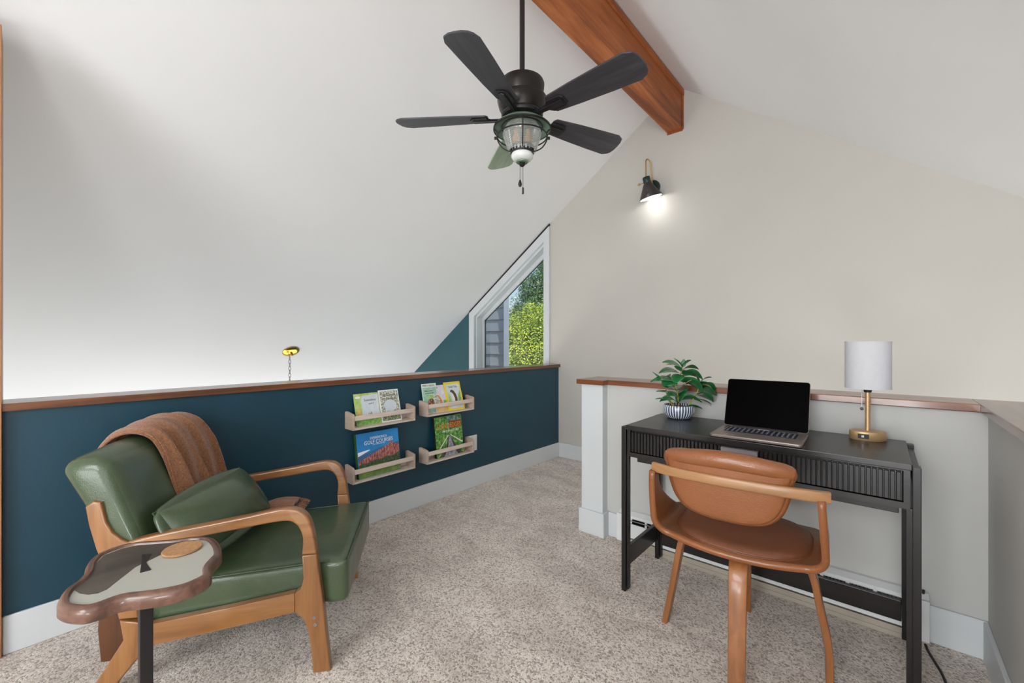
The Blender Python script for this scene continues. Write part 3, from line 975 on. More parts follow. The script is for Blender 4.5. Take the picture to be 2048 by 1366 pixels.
bm, R = zring([(.022, .528), (.006, .532), (0, .540), (0, .558), (.003, .566), (.010, .571), (.017, .571), (.020, .567), (.021, .562)])
bm.faces.new(R[0][::-1])
bm.faces.new(R[-1])
link('walnut_rim', bm, WALNUT, sdt, True)
inn = shrink(oc, sg*.0205)
link('top_panel', plate(inn, 'Z', .5618, .5646), PALE_TOP, sdt)
D2 = [(-1.488, .075), (-1.52, .098), (-1.555, .117), (-1.607, .124), (-1.655, .145), (-1.670, .184), (-1.662, .218), (-1.636, .252), (-1.60, .30), (-1.578, .335), (-1.556, .346), (-1.548, .30), (-1.540, .252), (-1.508, .194), (-1.462, .158), (-1.424, .130), (-1.418, .114), (-1.428, .098), (-1.45, .085)]
link('dark_top_part', plate([(a+1.5, b-.21) for a, b in D2], 'Z', .564, .5655), DARK_TOP, sdt)
link('hourglass_part', plate([(-.078, .006), (-.064, .026), (-.012, .006), (.044, .008), (.040, -.014), (-.014, -.004)], 'Z', .565, .5662), BLACKM, sdt)  # flat black hourglass shape set on the top
link('post', box(-.010, .022, -.012, .016, .02, .531, .002), BLACKM, sdt)
link('base_plate', lathe([(0, 0), (.14, 0), (.145, .004), (.145, .012), (.14, .016), (0, .018)], 40, (0, -.02, 0)), BLACKM, sdt, True)
link('bracket', lathe([(0, 0), (.045, 0), (.05, .004), (0, .005)], 24, (0, 0, .524)), BLACKM, sdt, True)
cs = tag(link('coaster', lathe([(0, 0), (.046, 0), (.0475, .0015), (.0475, .0045), (.046, .006), (0, .006)], 40), CORK, None, True), 'round cork coaster lying on the cloud shaped side table', 'coaster')
cs.location = (-1.527, .298, .5656)

# ------------------------------------------------------------------ desk
dk = thing('desk', 'black wooden writing desk with one wide fluted drawer', 'desk', (-.41, 2.055, 0))
dx0, dx1, dy0, dy1 = -.487, .487, -.215, .215
link('desktop', box(dx0, dx1, dy0, dy1, .760, .780, .002), BLKWX, dk)
link('case', join(box(dx0+.004, dx0+.02, dy0+.008, dy1, .654, .760), box(dx1-.02, dx1-.004, dy0+.008, dy1, .654, .760), box(dx0+.02, dx1-.02, dy1-.018, dy1, .654, .760), box(dx0+.004, dx1-.004, dy0+.006, dy1, .634, .654), box(dx0+.02, dx1-.02, dy0+.02, dy0+.03, .752, .760)), BLKWX, dk)
dr = link('drawer', box(dx0+.023, dx1-.023, dy0+.016, dy1-.03, .657, .751), BLKWX, dk)
ns = 62
sw = (dx1-dx0-.048)/ns
reed0 = None
for k in range(ns):
    xx = dx0+.024+k*sw
    if reed0 is None:
        reed0 = link('reed', box(xx+.0013, xx+sw-.0013, dy0+.0055, dy0+.0165, .658, .750, .0016, 1), BLKWZ, dr)
    else:
        c = reed0.copy()
        COL.objects.link(c)
        c.parent = dr
        c.location.x = k*sw
link('handle', join(box(-.072, .058, dy0-.012, dy0-.009, .728, .747, .001), box(-.072, .058, dy0-.012, dy0+.006, .7455, .748)), HANDLE, dr)
LEG = box(-.012, .012, -.021, .021, 0, .772, .002)
def dleg(x, y):
    return link('leg', box(x-.0105, x+.0105, y-.019, y+.019, 0, .772, .002), BLKWZ, dk)
lx = .498
dleg(-lx, dy0+.019); dleg(lx, dy0+.019); dleg(-lx, dy1-.019); dleg(lx, dy1-.019)
for x in (-lx, lx):
    link('side_rail', box(x-.009, x+.009, dy0+.04, dy1-.04, .70, .760, .002), BLKWZ, dk)
    link('side_stretcher', box(x-.009, x+.009, dy0+.04, dy1-.04, .108, .195, .002), BLKWX, dk)
    s = -1 if x > 0 else 1
    link('inner_post', box(x+s*.0115, x+s*.022, dy0+.008, dy0+.030, .012, .634, .002), BLKWZ, dk)
    link('inner_post', box(x+s*.0115, x+s*.022, dy1-.030, dy1-.008, .012, .634, .002), BLKWZ, dk)
link('back_stretcher', box(-.473, .473, dy1-.032, dy1-.014, .078, .158, .002), BLKWX, dk)
link('apron', box(dx0+.03, dx1-.03, dy0+.06, dy0+.075, .600, .634, .002), BLKWX, dk)

# ------------------------------------------------------------------ laptop
lt = thing('laptop', 'open laptop with black screen and warm grey keyboard deck on the desk', 'laptop', (-.372, 1.849, .780), .0203)
W, D = .316, .236
def rpoly(w, d, r, k=4): return [(a, b+d/2) for a, b in rrect(w, d, r, k)]
link('deck', plate(rpoly(W, D, .012), 'Z', .002, .0125, .0018, 2), ALU, lt, True)
link('key_well', box(-W/2+.03, W/2-.03, .098, .205, .0123, .0129), BLACKP, lt)
kb = []
kp = []
rows = [(.099, .0185, [1.2, 1, 1, 1.3, 5, 1.3, 1, 1, 1, 1]), (.1195, .0185, None), (.140, .0185, None), (.1605, .0185, None), (.181, .0145, None)]
for y, kh, ws in rows:
    ws = ws or [1]*14
    tot = sum(ws)
    x = -W/2+.032
    full = W-.064
    for w_ in ws:
        ww = full*w_/tot
        kb.append(box(x+.0012, x+ww-.0012, y+.001, y+kh-.0005, .0125, .0142))
        if w_ < 2:
            kp.append(box(x+ww*.35, x+ww*.65, y+kh*.38, y+kh*.68, .0142, .0144))
        x += ww
link('keys', join(*kb), KEYM, lt)['kind'] = 'stuff'
link('key_legends', join(*kp), KEYW, lt)['kind'] = 'stuff'
link('trackpad', box(-.055, .055, .01, .088, .0124, .0128), ALU, lt)
link('hinge', xform(lathe([(0, -.12), (.006, -.12), (.006, .12), (0, .12)], 12), Matrix.Translation((0, D-.004, .013)) @ Matrix.Rotation(PI/2, 4, 'Y')), DARK, lt, True)
lean = math.atan2(.083, .202)
LM = Matrix.Translation((0, D-.002, .014)) @ Matrix.Rotation(PI/2-lean, 4, 'X')
lid = link('lid', xform(plate(rpoly(W, .219, .011), 'Z', -.005, 0, .001, 1), LM), ALU, lt, True)
link('screen', xform(plate([(a, b+.0015) for a, b in rpoly(W-.003, .216, .010)], 'Z', .0001, .0012), LM), SCREEN, lt)
text_mesh('LAPTOP', .001, Vector((0, 0, -1)), Matrix.Identity(3), KEYW, lt) if False else None
link('vent_strip', box(-.02, .02, .214, .219, .0124, .0130), KEYW, lt)

# ------------------------------------------------------------------ table lamp
tb = thing('table_lamp', 'small table lamp with white drum shade and gold base', 'lamp', (-.037, 2.203, .780), math.radians(20))
link('base', lathe([(0, 0), (.96, 0), (1, .004), (1, .030), (.97, .034), (0, .036)], 48, (0, 0, 0), .060, .043), GOLD, tb, True)
sock = link('socket_panel', xform(box(-.017, .017, -.003, .002, -.009, .009, .001), Matrix.Translation((-.027, -.0385, .018)) @ Matrix.Rotation(math.radians(-20), 4, 'Z')), BLACKP, tb)
link('port', xform(box(-.006, .002, -.0042, -.003, -.004, .004), Matrix.Translation((-.027, -.0385, .018)) @ Matrix.Rotation(math.radians(-20), 4, 'Z')), STEEL, sock)
link('pole', tube([(0, 0, .034), (0, 0, .2)], .0085, 20, (0, 1, 0)), GOLD, tb, True)
link('socket_cup', lathe([(0, .186), (.012, .188), (.014, .2), (.022, .205), (.024, .212), (.014, .214), (.0, .215)], 24), BLACKP, tb, True)
link('lamp_shade', lathe([(.0705, .205), (.0725, .205), (.0725, .389), (.0705, .389), (.0705, .205)], 56), FABRIC, tb, True)
link('shade_ring', join(lathe([(.0702, .2035), (.0732, .2035), (.0732, .208), (.0702, .208), (.0702, .2035)], 56), lathe([(.0702, .386), (.0732, .386), (.0732, .3905), (.0702, .3905), (.0702, .386)], 56), tube([(-.071, 0, .38), (.071, 0, .38)], .0015, 6), tube([(0, -.071, .38), (0, .071, .38)], .0015, 6)), FABRIC, tb, True)
link('bulb', lathe([(0, .214), (.014, .216), (.016, .24), (.028, .27), (.03, .29), (.02, .31), (0, .316)], 20), MILK, tb, True)
link('pull_chain', join(tube([(-.018, -.012, .206), (-.024, -.016, .198), (-.0245, -.0165, .128)], .0009, 5, (0, 1, 0)), lathe([(0, .116), (.005, .119), (.007, .124), (.003, .13), (0, .131)], 12, (-.0245, -.0165, 0))), STEEL, tb, True)

# ------------------------------------------------------------------ potted plant
pl = thing('potted_plant', 'small rubber plant in a blue and white striped bowl on the desk', 'plant', (-.775, 2.185, .780))
link('pot', lathe([(0, 0), (.045, .0), (.058, .006), (.071, .022), (.076, .04), (.076, .056), (.071, .068), (.067, .068), (.068, .058), (.060, .05), (0, .05)], 56), POT, pl, True)
link('soil', lathe([(0, .058), (.03, .062), (.066, .056), (0, .052)], 28), SOIL, pl, True)
CR = Vector((math.cos(YAW), math.sin(YAW), 0))       # build the plant's own layout about the desk's long side
CF = Vector((-math.sin(YAW), math.cos(YAW), 0))
def lp(a, z, dpt=0): return CR*a+CF*dpt+Vector((0, 0, z))
stems = [[lp(.0, .05), lp(-.003, .11), lp(-.015, .16), lp(-.018, .19), lp(.012, .225), lp(.018, .262)],
         [lp(.03, .05, -.02), lp(.06, .09, -.02), lp(.085, .13, -.02), (lp(.098, .175, -.02))],
         [lp(-.015, .05, .02), lp(-.045, .10, .03), lp(-.055, .155, .03)],
         [lp(-.02, .05, -.02), lp(-.045, .075, -.03), lp(-.06, .10, -.04)]]
link('stem', join(*[sweep(catmull(s, 5), lambda i, q: circ(.0038*(1-.4*q), 7), (0, 1, 0)) for s in stems]), STEM, pl, 'all')
def leaf_bm(a, b, width, droop, twist=0, seed=0, wf=1.0):
    """leaf from point a to tip b"""
    a, b = Vector(a), Vector(b)
    ax = b-a
    L = ax.length
    d = ax.normalized()
    side = d.cross(Vector((0, 0, 1)))
    if side.length < .2: side = Vector(CR)
    side.normalize()
    side = Matrix.Rotation(twist, 3, d) @ side
    nrm = side.cross(d).normalized()
    def fn(u, v):
        s = (v-.5)*2
        w = width*1.02*wf*math.sin(PI*min(1, .06+.94*u)**.85)**.8 if u < 1 else 0
        if u < .1: w = width*.06+w*.3
        return a+d*(L*u)+nrm*(droop*math.sin(u*PI)+.12*width*abs(s)*(1 if u > .05 else 0))+side*(w*s)
    return surf(fn, 10, 4, .0006)
def leaf(a, b, w, dr, tw=0):
    b = Vector(a)+(Vector(b)-Vector(a))*1.1
    L = link('leaf', leaf_bm(a, b, w, dr, tw), LEAF, pl, 'all')
    a, b = Vector(a), Vector(b)
    return L
T = lp
WK = 1.45
leaves = [
 (T(.015, .255), T(-.075, .280), .034, .012, -.35), (T(.018, .255), T(.062, .290), .03, .006, -.5), (T(.02, .245), T(.095, .247), .032, .014, -.35),
 (T(.012, .24), T(-.02, .262), .022, .004, .3), (T(.02, .262), T(-.022, .302), .008, .004, .2), (T(.02, .26), T(.028, .298), .012, .003, 1.2),
 (T(.01, .225), T(-.098, .228, -.02), .036, .018, -.3), (T(.012, .222), T(-.03, .18, -.03), .032, .008, -.2), (T(.02, .225), T(.10, .20, -.03), .046, .018, -.45),
 (T(0, .20, -.02), T(.092, .140, -.05), .046, .02, -.5), (T(-.018, .19), T(-.085, .165, -.02), .04, .012, -.5), (T(-.018, .19), T(-.125, .182, .02), .034, .014, -.3),
 (T(-.05, .155, .03), T(-.118, .225, .03), .018, .006, .2), (T(.03, .215), T(.066, .232, .04), .03, .01, .3), (T(-.01, .14), T(.06, .165, .04), .036, .01, -.3),
 (T(-.01, .14), T(-.07, .155, -.01), .032, .008, -.3), (T(0, .11), T(-.065, .115, -.03), .032, .012, -.4), (T(0, .11), T(-.105, .132, 0), .022, .01, -.2),
 (T(.0, .09), T(.09, .085, -.04), .038, .02, -.45), (T(.0, .08), T(.055, .145, .02), .036, .012, -.1), (T(-.005, .075), T(-.10, .085, -.03), .03, .024, -.3),
 (T(-.03, .07), T(-.125, .098, -.04), .016, .014, -.2), (T(.03, .06, -.03), T(.088, .055, -.06), .026, .008, -.4), (T(.07, .10, -.02), T(.145, .075, -.03), .022, .008, -.1),
 (T(.08, .125, -.02), T(.155, .088, -.03), .042, .014, -.4), (T(.09, .145, -.02), T(.175, .118, -.02), .036, .012, -.4), (T(.095, .165, -.02), T(.178, .135, -.01), .04, .016, -.5),
 (T(.097, .175, -.02), T(.155, .205, -.02), .028, .01, -.3), (T(.096, .175, -.02), T(.076, .232, -.01), .016, .004, .4), (T(.098, .172, -.02), T(.128, .182, -.06), .022, .006, -.3),
 (T(-.055, .15, .03), T(-.03, .215, .03), .034, .006, .2), (T(.01, .20, .01), T(.05, .175, .06), .04, .01, -.2), (T(-.01, .12, .01), T(.04, .12, .06), .04, .01, -.2)]
for a in leaves: leaf(*a)
for a, b, w, dr, tw in [(T(.082, .118, -.022), T(.15, .112, -.026), .014, .008, -.3), (T(.04, .235, .01), T(.075, .245, .02), .014, .004, -.3), (T(.08, .10, -.024), T(.15, .064, -.03), .018, .008, .1), (T(.02, .175, -.03), T(.08, .19, -.034), .016, .01, -.3), (T(-.05, .145, -.01), T(-.11, .14, 0), .014, .004, 0), (T(.105, .168, -.025), T(.16, .155, -.02), .010, .008, -.3), (T(-.03, .268, -.002), T(-.065, .270, -.004), .012, .004, -.2)]:
    lf = link('leaf', leaf_bm(a, b, w, dr, tw), LEAF2, pl, 'all')
    lf['label'] = 'cream variegated leaf'

# ------------------------------------------------------------------ desk chair
ch = thing('desk_chair', 'tan leather and bentwood chair drawn up to the black desk', 'chair', (-.395, 1.788, 0), math.radians(4.5))
# rail
rp = catmull([(-.248, -.276, .717), (-.19, -.292, .717), (-.08, -.305, .717), (.0, -.308, .717), (.08, -.305, .717), (.20, -.294, .717), (.265, -.280, .717)], 8)
link('top_rail', sweep(rp, lambda i, q: rrect(.019, .034, .006), (0, 0, 1)), BENTX, ch, True)
# backrest pad: rounded D shape leaning back, seen from behind
def pad_outline():
    P = [(-.198, .762), (-.185, .787), (-.13, .800), (0, .806), (.13, .800), (.185, .787), (.198, .762), (.190, .735), (.182, .69), (.160, .63), (.12, .592), (.06, .578), (0, .576), (-.06, .578), (-.12, .592), (-.160, .63), (-.182, .69), (-.190, .735)]
    return [(v.x, v.y) for v in catmull([(a, b, 0) for a, b in P], 4, True)]
PO = pad_outline()
def padbm(y_of, thick, scale, puff):
    bm = bmesh.new()
    c = (0, .69)
    n = len(PO)
    rings = []
    prof = [(0.0, 1), (.35, 1), (.65, .98), (.85, .9), (.95, .72), (1.0, .4), (1.0, 0)]
    for s, hh in prof:
        row = []
        for p in PO:
            x = c[0]-.012+(p[0]-c[0])*max(s, .001)*scale
            z = c[1]+(p[1]-c[1])*max(s, .001)*scale
            row.append((x, z, hh))
        rings.append(row)
    def mk(sgn):
        R = []
        for row in rings:
            R.append([bm.verts.new((x, y_of(x, z)+sgn*thick*hh, z)) for x, z, hh in row])
        return R
    A = mk(1)
    B = mk(-1)
    for R in (A, B):
        for P0, P1 in zip(R, R[1:]):
            for i in range(n):
                bm.faces.new((P0[i], P0[(i+1) % n], P1[(i+1) % n], P1[i]))
    bmesh.ops.remove_doubles(bm, verts=bm.verts[:], dist=.0006)
    return bm
def ycurve(x, z): return -.290+.22*(x+.012)**2*2.0-.10*(z-.69)
bk = link('backrest', padbm(lambda x, z: ycurve(x, z)+.012, .022, 1.0, 0), TANL, ch, 'all')
bk2 = link('back_shell', padbm(lambda x, z: ycurve(x, z)-.004-.0*(z), .010, .93, 0), TANL, ch, 'all')
# roll of padding above the rail
rl = catmull([(-.200, -.272, .764), (-.13, -.290, .776), (-.012, -.300, .784), (.11, -.290, .776), (.178, -.272, .762)], 7)
link('padded_roll', sweep(rl, lambda i, q: [(a*(.35+.65*math.sin(PI*min(max(q, .03), .97))**.45), b_*(.35+.65*math.sin(PI*min(max(q, .03), .97))**.45)) for a, b_ in [(.026*math.cos(k/14*2*PI), .030*math.sin(k/14*2*PI)) for k in range(14)]], (0, 0, 1)), TANL, ch, 'all')
# wrapped shell: arms sweep from the rail ends down into the seat
def hxy(u):
    return u
def shell(u, v):
    # u across -1..1, v front/back 0..1
    s = u*2-1
    a = abs(s)
    # cross section: flat seat then curved up arms
    if a < .56:
        x = a/.56*.205
        z = .425+.012*(a/.56)**2
    else:
        k = (a-.56)/.44
        ang = min(1, k/.42)*PI/2
        if k < .42:
            x = .205+.060*math.sin(ang)
            z = .437+.070*(1-math.cos(ang))
        else:
            kk = (k-.42)/.58
            x = .265-.010*kk
            z = .507+.20*kk
    x = math.copysign(x, s)
    # depth profile narrows as it rises
    rise = max(0, (z-.445)/.262)
    yb = -.205*(1-rise**.6)+(-.288)*rise**.6+.0
    yf = .235*(1-rise**.42)+(-.248)*rise**.42
    bulge = math.sqrt(max(0, 1-(x/.30)**2))
    if a < .56:
        yb = -.215*(.55+.45*bulge)-.035
        yf = .10+.145*bulge
    else:
        k = (a-.56)/.44
        e = k*k*(3-2*k)
        b0 = -.215*(.55+.45*math.sqrt(1-(.205/.30)**2))-.035
        f0 = .10+.145*math.sqrt(1-(.205/.30)**2)
        yb = b0+(-.300-b0)*e
        e2 = min(1, k*1.05)
        e2 = e2*e2*(3-2*e2)
        yf = f0+(-.250-f0)*e2
    y = yb+(yf-yb)*v
    z += (.018*(abs(v-.5)*2)**3*(1-rise) if v < .5 else -.012*((v-.5)*2)**3*(1-rise))
    return Vector((x, y, z))
link('seat_shell', surf(shell, 72, 14, .020), TANL, ch, 'all')
def padfn(u, v):
    r = min(1, u)
    th = v*2*PI
    c, s = math.cos(th), math.sin(th)
    ex = abs(c)**.8*math.copysign(1, c)
    ey = abs(s)**.8*math.copysign(1, s)
    x = .222*r*ex
    y = .0+.222*r*ey
    zz = .444+.030*(1-r**6)**.5+.010*(x/.2)**2+.012*max(0, -y/.22)**3
    return Vector((x, y, zz))
def seatpad():
    bm = bmesh.new()
    n, m_ = 14, 56
    us = [math.sin(i/n*PI/2) for i in range(n+1)]
    g = [[bm.verts.new(padfn(us[i], j/m_)) for j in range(m_)] for i in range(n+1)]
    for i in range(n):
        for j in range(m_):
            bm.faces.new((g[i][j], g[i+1][j], g[i+1][(j+1) % m_], g[i][(j+1) % m_]))
    bmesh.ops.remove_doubles(bm, verts=bm.verts[:], dist=.0004)
    return bm
link('seat_pad', seatpad(), TAND, ch, 'all')
pip = [padfn(1, j/64)+Vector((0, 0, .003)) for j in range(64)]
link('seat_piping', tube(pip, .0032, 6, (0, 0, 1), True), TAND, ch, 'all')
# cross of bentwood legs
for k, (fx, fy) in enumerate([(-.285, .0), (.265, .01), (.022, -.285), (-.03, .275)]):
    d = Vector((fx, fy, 0))
    L = d.length
    d.normalize()
    P = [(.0, .415), (.10, .415), (.17, .410), (.203, .388), (.222, .34), (.237, .26), (.262, .12), (L, 0)]
    path = catmull([d*a+Vector((0, 0, z)) for a, z in P], 6)
    path = [Vector(p) for p in path]
    side = d.cross(Vector((0, 0, 1)))
    bm = bmesh.new()
    rws = []
    for i, p in enumerate(path):
        q = i/(len(path)-1)
        tg = (path[min(i+1, len(path)-1)]-path[max(i-1, 0)]).normalized()
        nn = side.cross(tg).normalized()
        w = .064-.014*q
        th_ = .023
        rws.append([bm.verts.new(p+side*a+nn*b_) for a, b_ in rrect(w, th_, .005, 2)])
        if i == len(path)-1:
            for v in rws[-1]: v.co.z = 0
    for A, B in zip(rws, rws[1:]):
        for j in range(len(A)):
            bm.faces.new((A[j], A[(j+1) % len(A)], B[(j+1) % len(A)], B[j]))
    bm.faces.new(rws[0]); bm.faces.new(rws[-1])
    link('leg', bm, BENTZ, ch, True)

# ------------------------------------------------------------------ baseboard heater
ht = thing('baseboard_heater', 'long white electric baseboard heater behind the desk', 'heater', (-1.157, 2.32, 0))
HL = 1.30
link('back_plate', box(0, HL, -.008, -.001, .02, .185), ENAMEL, ht)
link('top_cover', plate([(-.001, .188), (-.001, .180), (-.05, .166), (-.056, .160), (-.058, .164), (-.05, .174), (-.02, .188)], 'X', 0, HL), ENAMEL, ht)
link('front_panel', box(.05, HL-.05, -.062, -.057, .052, .132, .001), ENAMEL, ht)
link('lower_channel', join(box(.0, HL, -.058, -.03, .022, .028), box(.0, HL, -.062, -.056, .022, .045), box(.0, HL, -.045, -.008, .044, .05)), BEIGE, ht)
link('foot_rail', box(-.0, HL, -.056, -.002, 0.0, .018), BEIGE, ht)
link('end_cap', box(0, .05, -.064, -.001, .02, .176, .002), ENAMEL, ht)
link('end_cap', box(HL-.05, HL, -.064, -.001, .02, .176, .002), ENAMEL, ht)
fins = join(*[box(.055+k*.0125, .056+k*.0125, -.054, -.01, .058, .15) for k in range(96)])
fo = link('fins', fins, DARK, ht)
fo['kind'] = 'stuff'
link('heating_tube', xform(lathe([(0, 0), (.009, 0), (.009, 1.2), (0, 1.2)], 10), Matrix.Translation((.05, -.03, .1)) @ Matrix.Rotation(PI/2, 4, 'Y')), STEEL, ht)
g0 = None
for k in range(14):
    xx = .08+k*.088
    if not g0:
        g0 = link('grille_tab', box(xx, xx+.012, -.058, -.044, .134, .166), ENAMEL, ht)
    else:
        c = g0.copy(); COL.objects.link(c); c.parent = ht; c.location.x = k*.088
link('grille_bar', box(.05, HL-.05, -.058, -.054, .146, .151), STEEL, ht)

# power cord on the floor
cp = catmull([(.128, 2.30, .20), (.125, 2.292, .10), (.128, 2.285, .02), (.135, 2.24, .005), (.148, 2.18, .005), (.165, 2.10, .005), (.172, 2.0, .005), (.165, 1.85, .005), (.15, 1.7, .005)], 8)
tag(link('power_cord', tube(cp, .0042, 8, (.2, .1, 1)), BLACKP, None, 'all'), 'black power cord snaking over the carpet right of the desk', 'cord')

# ------------------------------------------------------------------ wall sconce
sc = thing('wall_sconce', 'small dark cone sconce with brass hook on the gable wall', 'sconce', (-1.482, HY1, 2.5))
link('wall_plate', xform(lathe([(0, 0), (.062, 0), (.062, .022), (.055, .028), (0, .03)], 32), Matrix.Rotation(PI/2, 4, 'X')), DGREEN, sc, True)
cm = Matrix.Translation((-.012, -.125, .062)) @ Matrix.Scale(1.0, 4) @ Matrix.Rotation(math.radians(-9), 4, 'Y') @ Matrix.Rotation(math.radians(13), 4, 'X')
link('shade_neck', xform(lathe([(0, .002), (.028, 0), (.031, -.004), (.031, -.052), (.028, -.056), (0, -.056)], 28), cm), DGREEN, sc, True)
link('shade', xform(lathe([(.030, -.050), (.036, -.06), (.095, -.178), (.093, -.179), (.034, -.062), (.028, -.052)], 40), cm), SHADEK, sc, True)
link('shade_liner', xform(lathe([(.031, -.064), (.0905, -.1785)], 40), cm), PW, sc, True)
link('bulb', xform(lathe([(0, -.06), (.014, -.062), (.016, -.08), (.028, -.105), (.028, -.12), (.018, -.138), (0, -.143)], 20), cm), None or MILK, sc, True)
hook = catmull([(-.012, -.125, .066), (-.014, -.124, .18), (-.014, -.118, .205), (-.010, -.104, .218), (.000, -.088, .210), (.006, -.078, .18), (.008, -.055, .09), (.004, -.035, .04), (.004, -.02, .01)], 7)
link('brass_arm', tube(hook, .0052, 10, (1, 0, 0)), BRASS, sc, 'all')
link('knob', join(xform(lathe([(0, 0), (.008, .002), (.010, .012), (.006, .02), (0, .022)], 14), Matrix.Translation((-.058, -.14, .005)) @ Matrix.Rotation(-PI/2, 4, 'Y')), tube([(-.058, -.14, .005), (-.030, -.135, .012)], .004, 8), xform(lathe([(0, 0), (.008, .002), (.010, .01), (.006, .018), (0, .02)], 14), Matrix.Translation((.004, -.028, .03)) @ Matrix.Rotation(PI/2, 4, 'X'))), BRASS, sc, 'all')
bl = lamp('SPOT', 'sconce_lamp', (-1.465, HY1-.15, 2.40), (math.radians(8), math.radians(-16), 0), 1.6, (1, .97, .93), spot_size=math.radians(128), spot_blend=.9, shadow_soft_size=.035)
lamp('POINT', 'sconce_bulb_lamp', (-1.462, HY1-.155, 2.405), (0, 0, 0), 1.2, (1, .97, .93), shadow_soft_size=.04)

# ------------------------------------------------------------------ pendant canopy over the stairwell
pd = thing('pendant_fixture', 'brass ceiling canopy with hanging chain on the left slope', 'pendant light', (-4.446, 1.74, zl(-4.446)))
sl = math.atan(.708)
pm = Matrix.Rotation(-sl, 4, 'Y')
link('canopy', xform(lathe([(.078, 0), (.078, -.008), (.070, -.016), (.05, -.022), (.02, -.028), (.0, -.03)], 36), pm), BRASSY, pd, True)
link('loop_stud', xform(lathe([(0, -.026), (.012, -.028), (.012, -.05), (.006, -.056), (0, -.057)], 14), pm), BRASS, pd, True)
lk = None
for k in range(22):
    z = -.058-.034*k
    if k < 2:
        o = .0165
        pts = []
        for q in range(16):
            a = 2*PI*q/16
            pts.append((.010*math.cos(a), 0, .021*math.sin(a)) if k == 0 else (0, .010*math.cos(a), .021*math.sin(a)))
        base = link('chain_link', tube(pts, .0026, 6, (0, 1, 0) if k == 0 else (1, 0, 0), True), STEEL, pd, 'all')
        base.location = (-.028+.045*0, 0, z-.015)
        if k == 0: l0 = base
        else: l1 = base
    else:
        c = (l0 if k % 2 == 0 else l1).copy()
        COL.objects.link(c)
        c.location.z = z-.015
link('shade', lathe([(.01, -.82), (.03, -.84), (.14, -1.0), (.16, -1.06), (.155, -1.06), (.03, -.86)], 32, (-.028, 0, 0)), BRASSY, pd, True)

# ------------------------------------------------------------------ ceiling fan
fan = thing('ceiling_fan', 'dark five blade ceiling fan with caged glass light hanging from the beam', 'ceiling fan', (-1.296, 1.564, 0))
link('mounting_canopy', lathe([(0, 2.93), (.062, 2.93), (.062, 2.915), (.045, 2.88), (.018, 2.87), (0, 2.87)], 32), BLACKM, fan, True)
link('downrod', tube([(0, 0, 2.40), (0, 0, 2.88)], .0125, 20, (0, 1, 0)), BLACKM, fan, True)
link('motor_housing', lathe([(0, 2.425), (.03, 2.425), (.085, 2.42), (.102, 2.412), (.107, 2.400), (.104, 2.37), (.094, 2.335), (.118, 2.330), (.120, 2.322), (.110, 2.285), (.098, 2.262), (.078, 2.260), (.074, 2.25), (.06, 2.235), (0, 2.235)], 48), BRONZE, fan, True)
link('housing_band', lathe([(.076, 2.262), (.098, 2.26), (.10, 2.252), (.095, 2.243), (.06, 2.238)], 48), BLACKM, fan, True)
fa = math.radians(71.6)
blade0 = {}
def blade_pts():
    P = [(.175, -.052), (.30, -.064), (.45, -.074), (.562, -.080), (.592, -.066), (.606, -.040), (.612, -.008), (.614, .02), (.610, .045), (.598, .062), (.572, .076), (.45, .071), (.30, .061), (.175, .050), (.162, .034), (.162, -.036)]
    return P
for k in range(5):
    rot = Matrix.Rotation(fa+k*2*PI/5, 4, 'Z')
    pitch = Matrix.Translation((0, 0, 2.246)) @ Matrix.Rotation(math.radians(-13), 4, 'X')
    green = (k == 1)
    bpts = blade_pts()
    bl_ = link('blade', plate(bpts, 'Z', -.004, .004, .0012, 1), BLADE_GLARE if green else BLADE, fan)
    bl_.matrix_local = rot @ pitch
    if green: bl_['label'] = 'dark blade tinted with green glare, pointing away at the back'
    ir = link('blade_iron', join(plate([(.06, -.012), (.15, -.018), (.17, -.036), (.235, -.036), (.25, -.02), (.25, .02), (.235, .036), (.17, .036), (.15, .018), (.06, .012)], 'Z', -.011, -.0045, .002, 1), plate([(.07, -.009), (.19, -.014), (.235, -.014), (.24, 0), (.235, .014), (.19, .014), (.07, .009)], 'Z', -.017, -.010, .003, 2)), BLACKM, fan)
    ir.matrix_local = rot @ pitch
link('light_pan', lathe([(.05, 2.244), (.065, 2.236), (.10, 2.222), (.130, 2.200), (.136, 2.188), (.134, 2.186), (.126, 2.196), (.09, 2.214), (.06, 2.222), (0, 2.222)], 48), SAGE, fan, True)
link('pan_rim', lathe([(.134, 2.183), (.139, 2.184), (.139, 2.191), (.134, 2.191), (.134, 2.183)], 48), BLACKM, fan, True)
ribs = [(.070, 2.215)]
zz = 2.205
prof = []
for i in range(15):
    q = i/14
    z = 2.212-q*.125
    rad = .072+.020*math.sin(min(1, q*2.2)*PI/2)-.044*max(0, q-.35)**1.1
    prof += [(rad, z), (rad+.0022, z-.003), (rad, z-.006)]
link('glass_jar', lathe(prof, 48), RIB, fan, True)
for s in (-1, 1):
    c = CR*(s*.030)
    bb = link('bulb', lathe([(0, 2.19), (.010, 2.188), (.012, 2.165), (.020, 2.145), (.018, 2.125), (0, 2.115)], 18, (c.x, c.y, 0)), AMBER, fan, True)
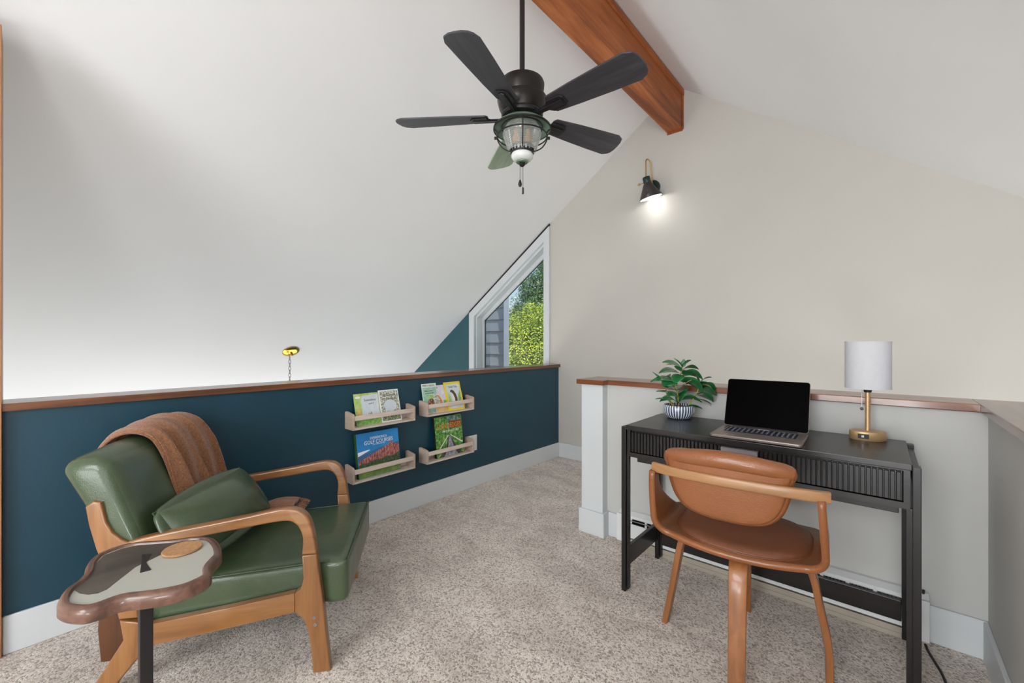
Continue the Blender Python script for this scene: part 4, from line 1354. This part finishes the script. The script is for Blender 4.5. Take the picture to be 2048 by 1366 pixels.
link('collar', join(lathe([(.052, 2.103), (.058, 2.103), (.058, 2.098), (.052, 2.098), (.052, 2.103)], 40), lathe([(.050, 2.078), (.056, 2.078), (.055, 2.070), (.049, 2.070), (.050, 2.078)], 40),
     *[xform(box(.050, .056, -.003, .003, 2.077, 2.099), Matrix.Rotation(2*PI*k/18, 4, 'Z')) for k in range(18)]), BLACKM, fan)
link('lower_bowl', lathe([(.051, 2.098), (.050, 2.07), (.053, 2.064), (.052, 2.052), (.042, 2.040), (.020, 2.035), (0, 2.035)], 40), MILK, fan, True)
link('finial_plate', lathe([(.030, 2.032), (.028, 2.028), (0, 2.026)], 28), SAGE, fan, True)
link('finial', lathe([(0, 2.03), (.014, 2.028), (.015, 2.018), (.008, 2.010), (0, 2.006)], 20), BLACKM, fan, True)
cg = []
def hoop(r, z, tr=.0032, n=48): return tube([(r*math.cos(2*PI*k/n), r*math.sin(2*PI*k/n), z) for k in range(n)], tr, 6, (0, 0, 1), True)
cg.append(hoop(.119, 2.152))
cg.append(hoop(.098, 2.196))
for k in range(4):
    a = YAW-PI/2+k*PI/2
    ca, sa = math.cos(a), math.sin(a)
    path = [(.134, 2.19), (.118, 2.172), (.120, 2.15), (.113, 2.125), (.095, 2.10), (.070, 2.086), (.055, 2.083)]
    cg.append(tube(catmull([(r_*ca, r_*sa, z_) for r_, z_ in path], 4), .0032, 6, (-sa, ca, 0)))
link('light_cage', join(*cg), BLACKM, fan, 'all')
kn = []
for s in (-1, 1):
    c = CR*(s*.127)
    kn.append(tube([Vector((c.x*.93, c.y*.93, 2.146)), Vector((c.x*1.05, c.y*1.05, 2.146))], .007, 10))
link('cage_knob', join(*kn), BLACKM, fan, True)
a1 = CR*(-.010)
link('pull_chain', join(tube([(a1.x, a1.y, 2.03), (a1.x, a1.y, 1.945)], .0012, 5, (0, 1, 0)), lathe([(0, 1.950), (.004, 1.944), (.0095, 1.925), (.006, 1.914), (0, 1.912)], 14, (a1.x, a1.y, 0))), BLACKM, fan, True)
a2 = CR*(.004)
link('pull_chain', join(tube([(a2.x, a2.y, 2.02), (a2.x, a2.y, 1.90)], .0012, 5, (0, 1, 0)), lathe([(0, 1.912), (.004, 1.908), (.0045, 1.88), (0, 1.875)], 12, (a2.x, a2.y, 0))), BLACKM, fan, True)
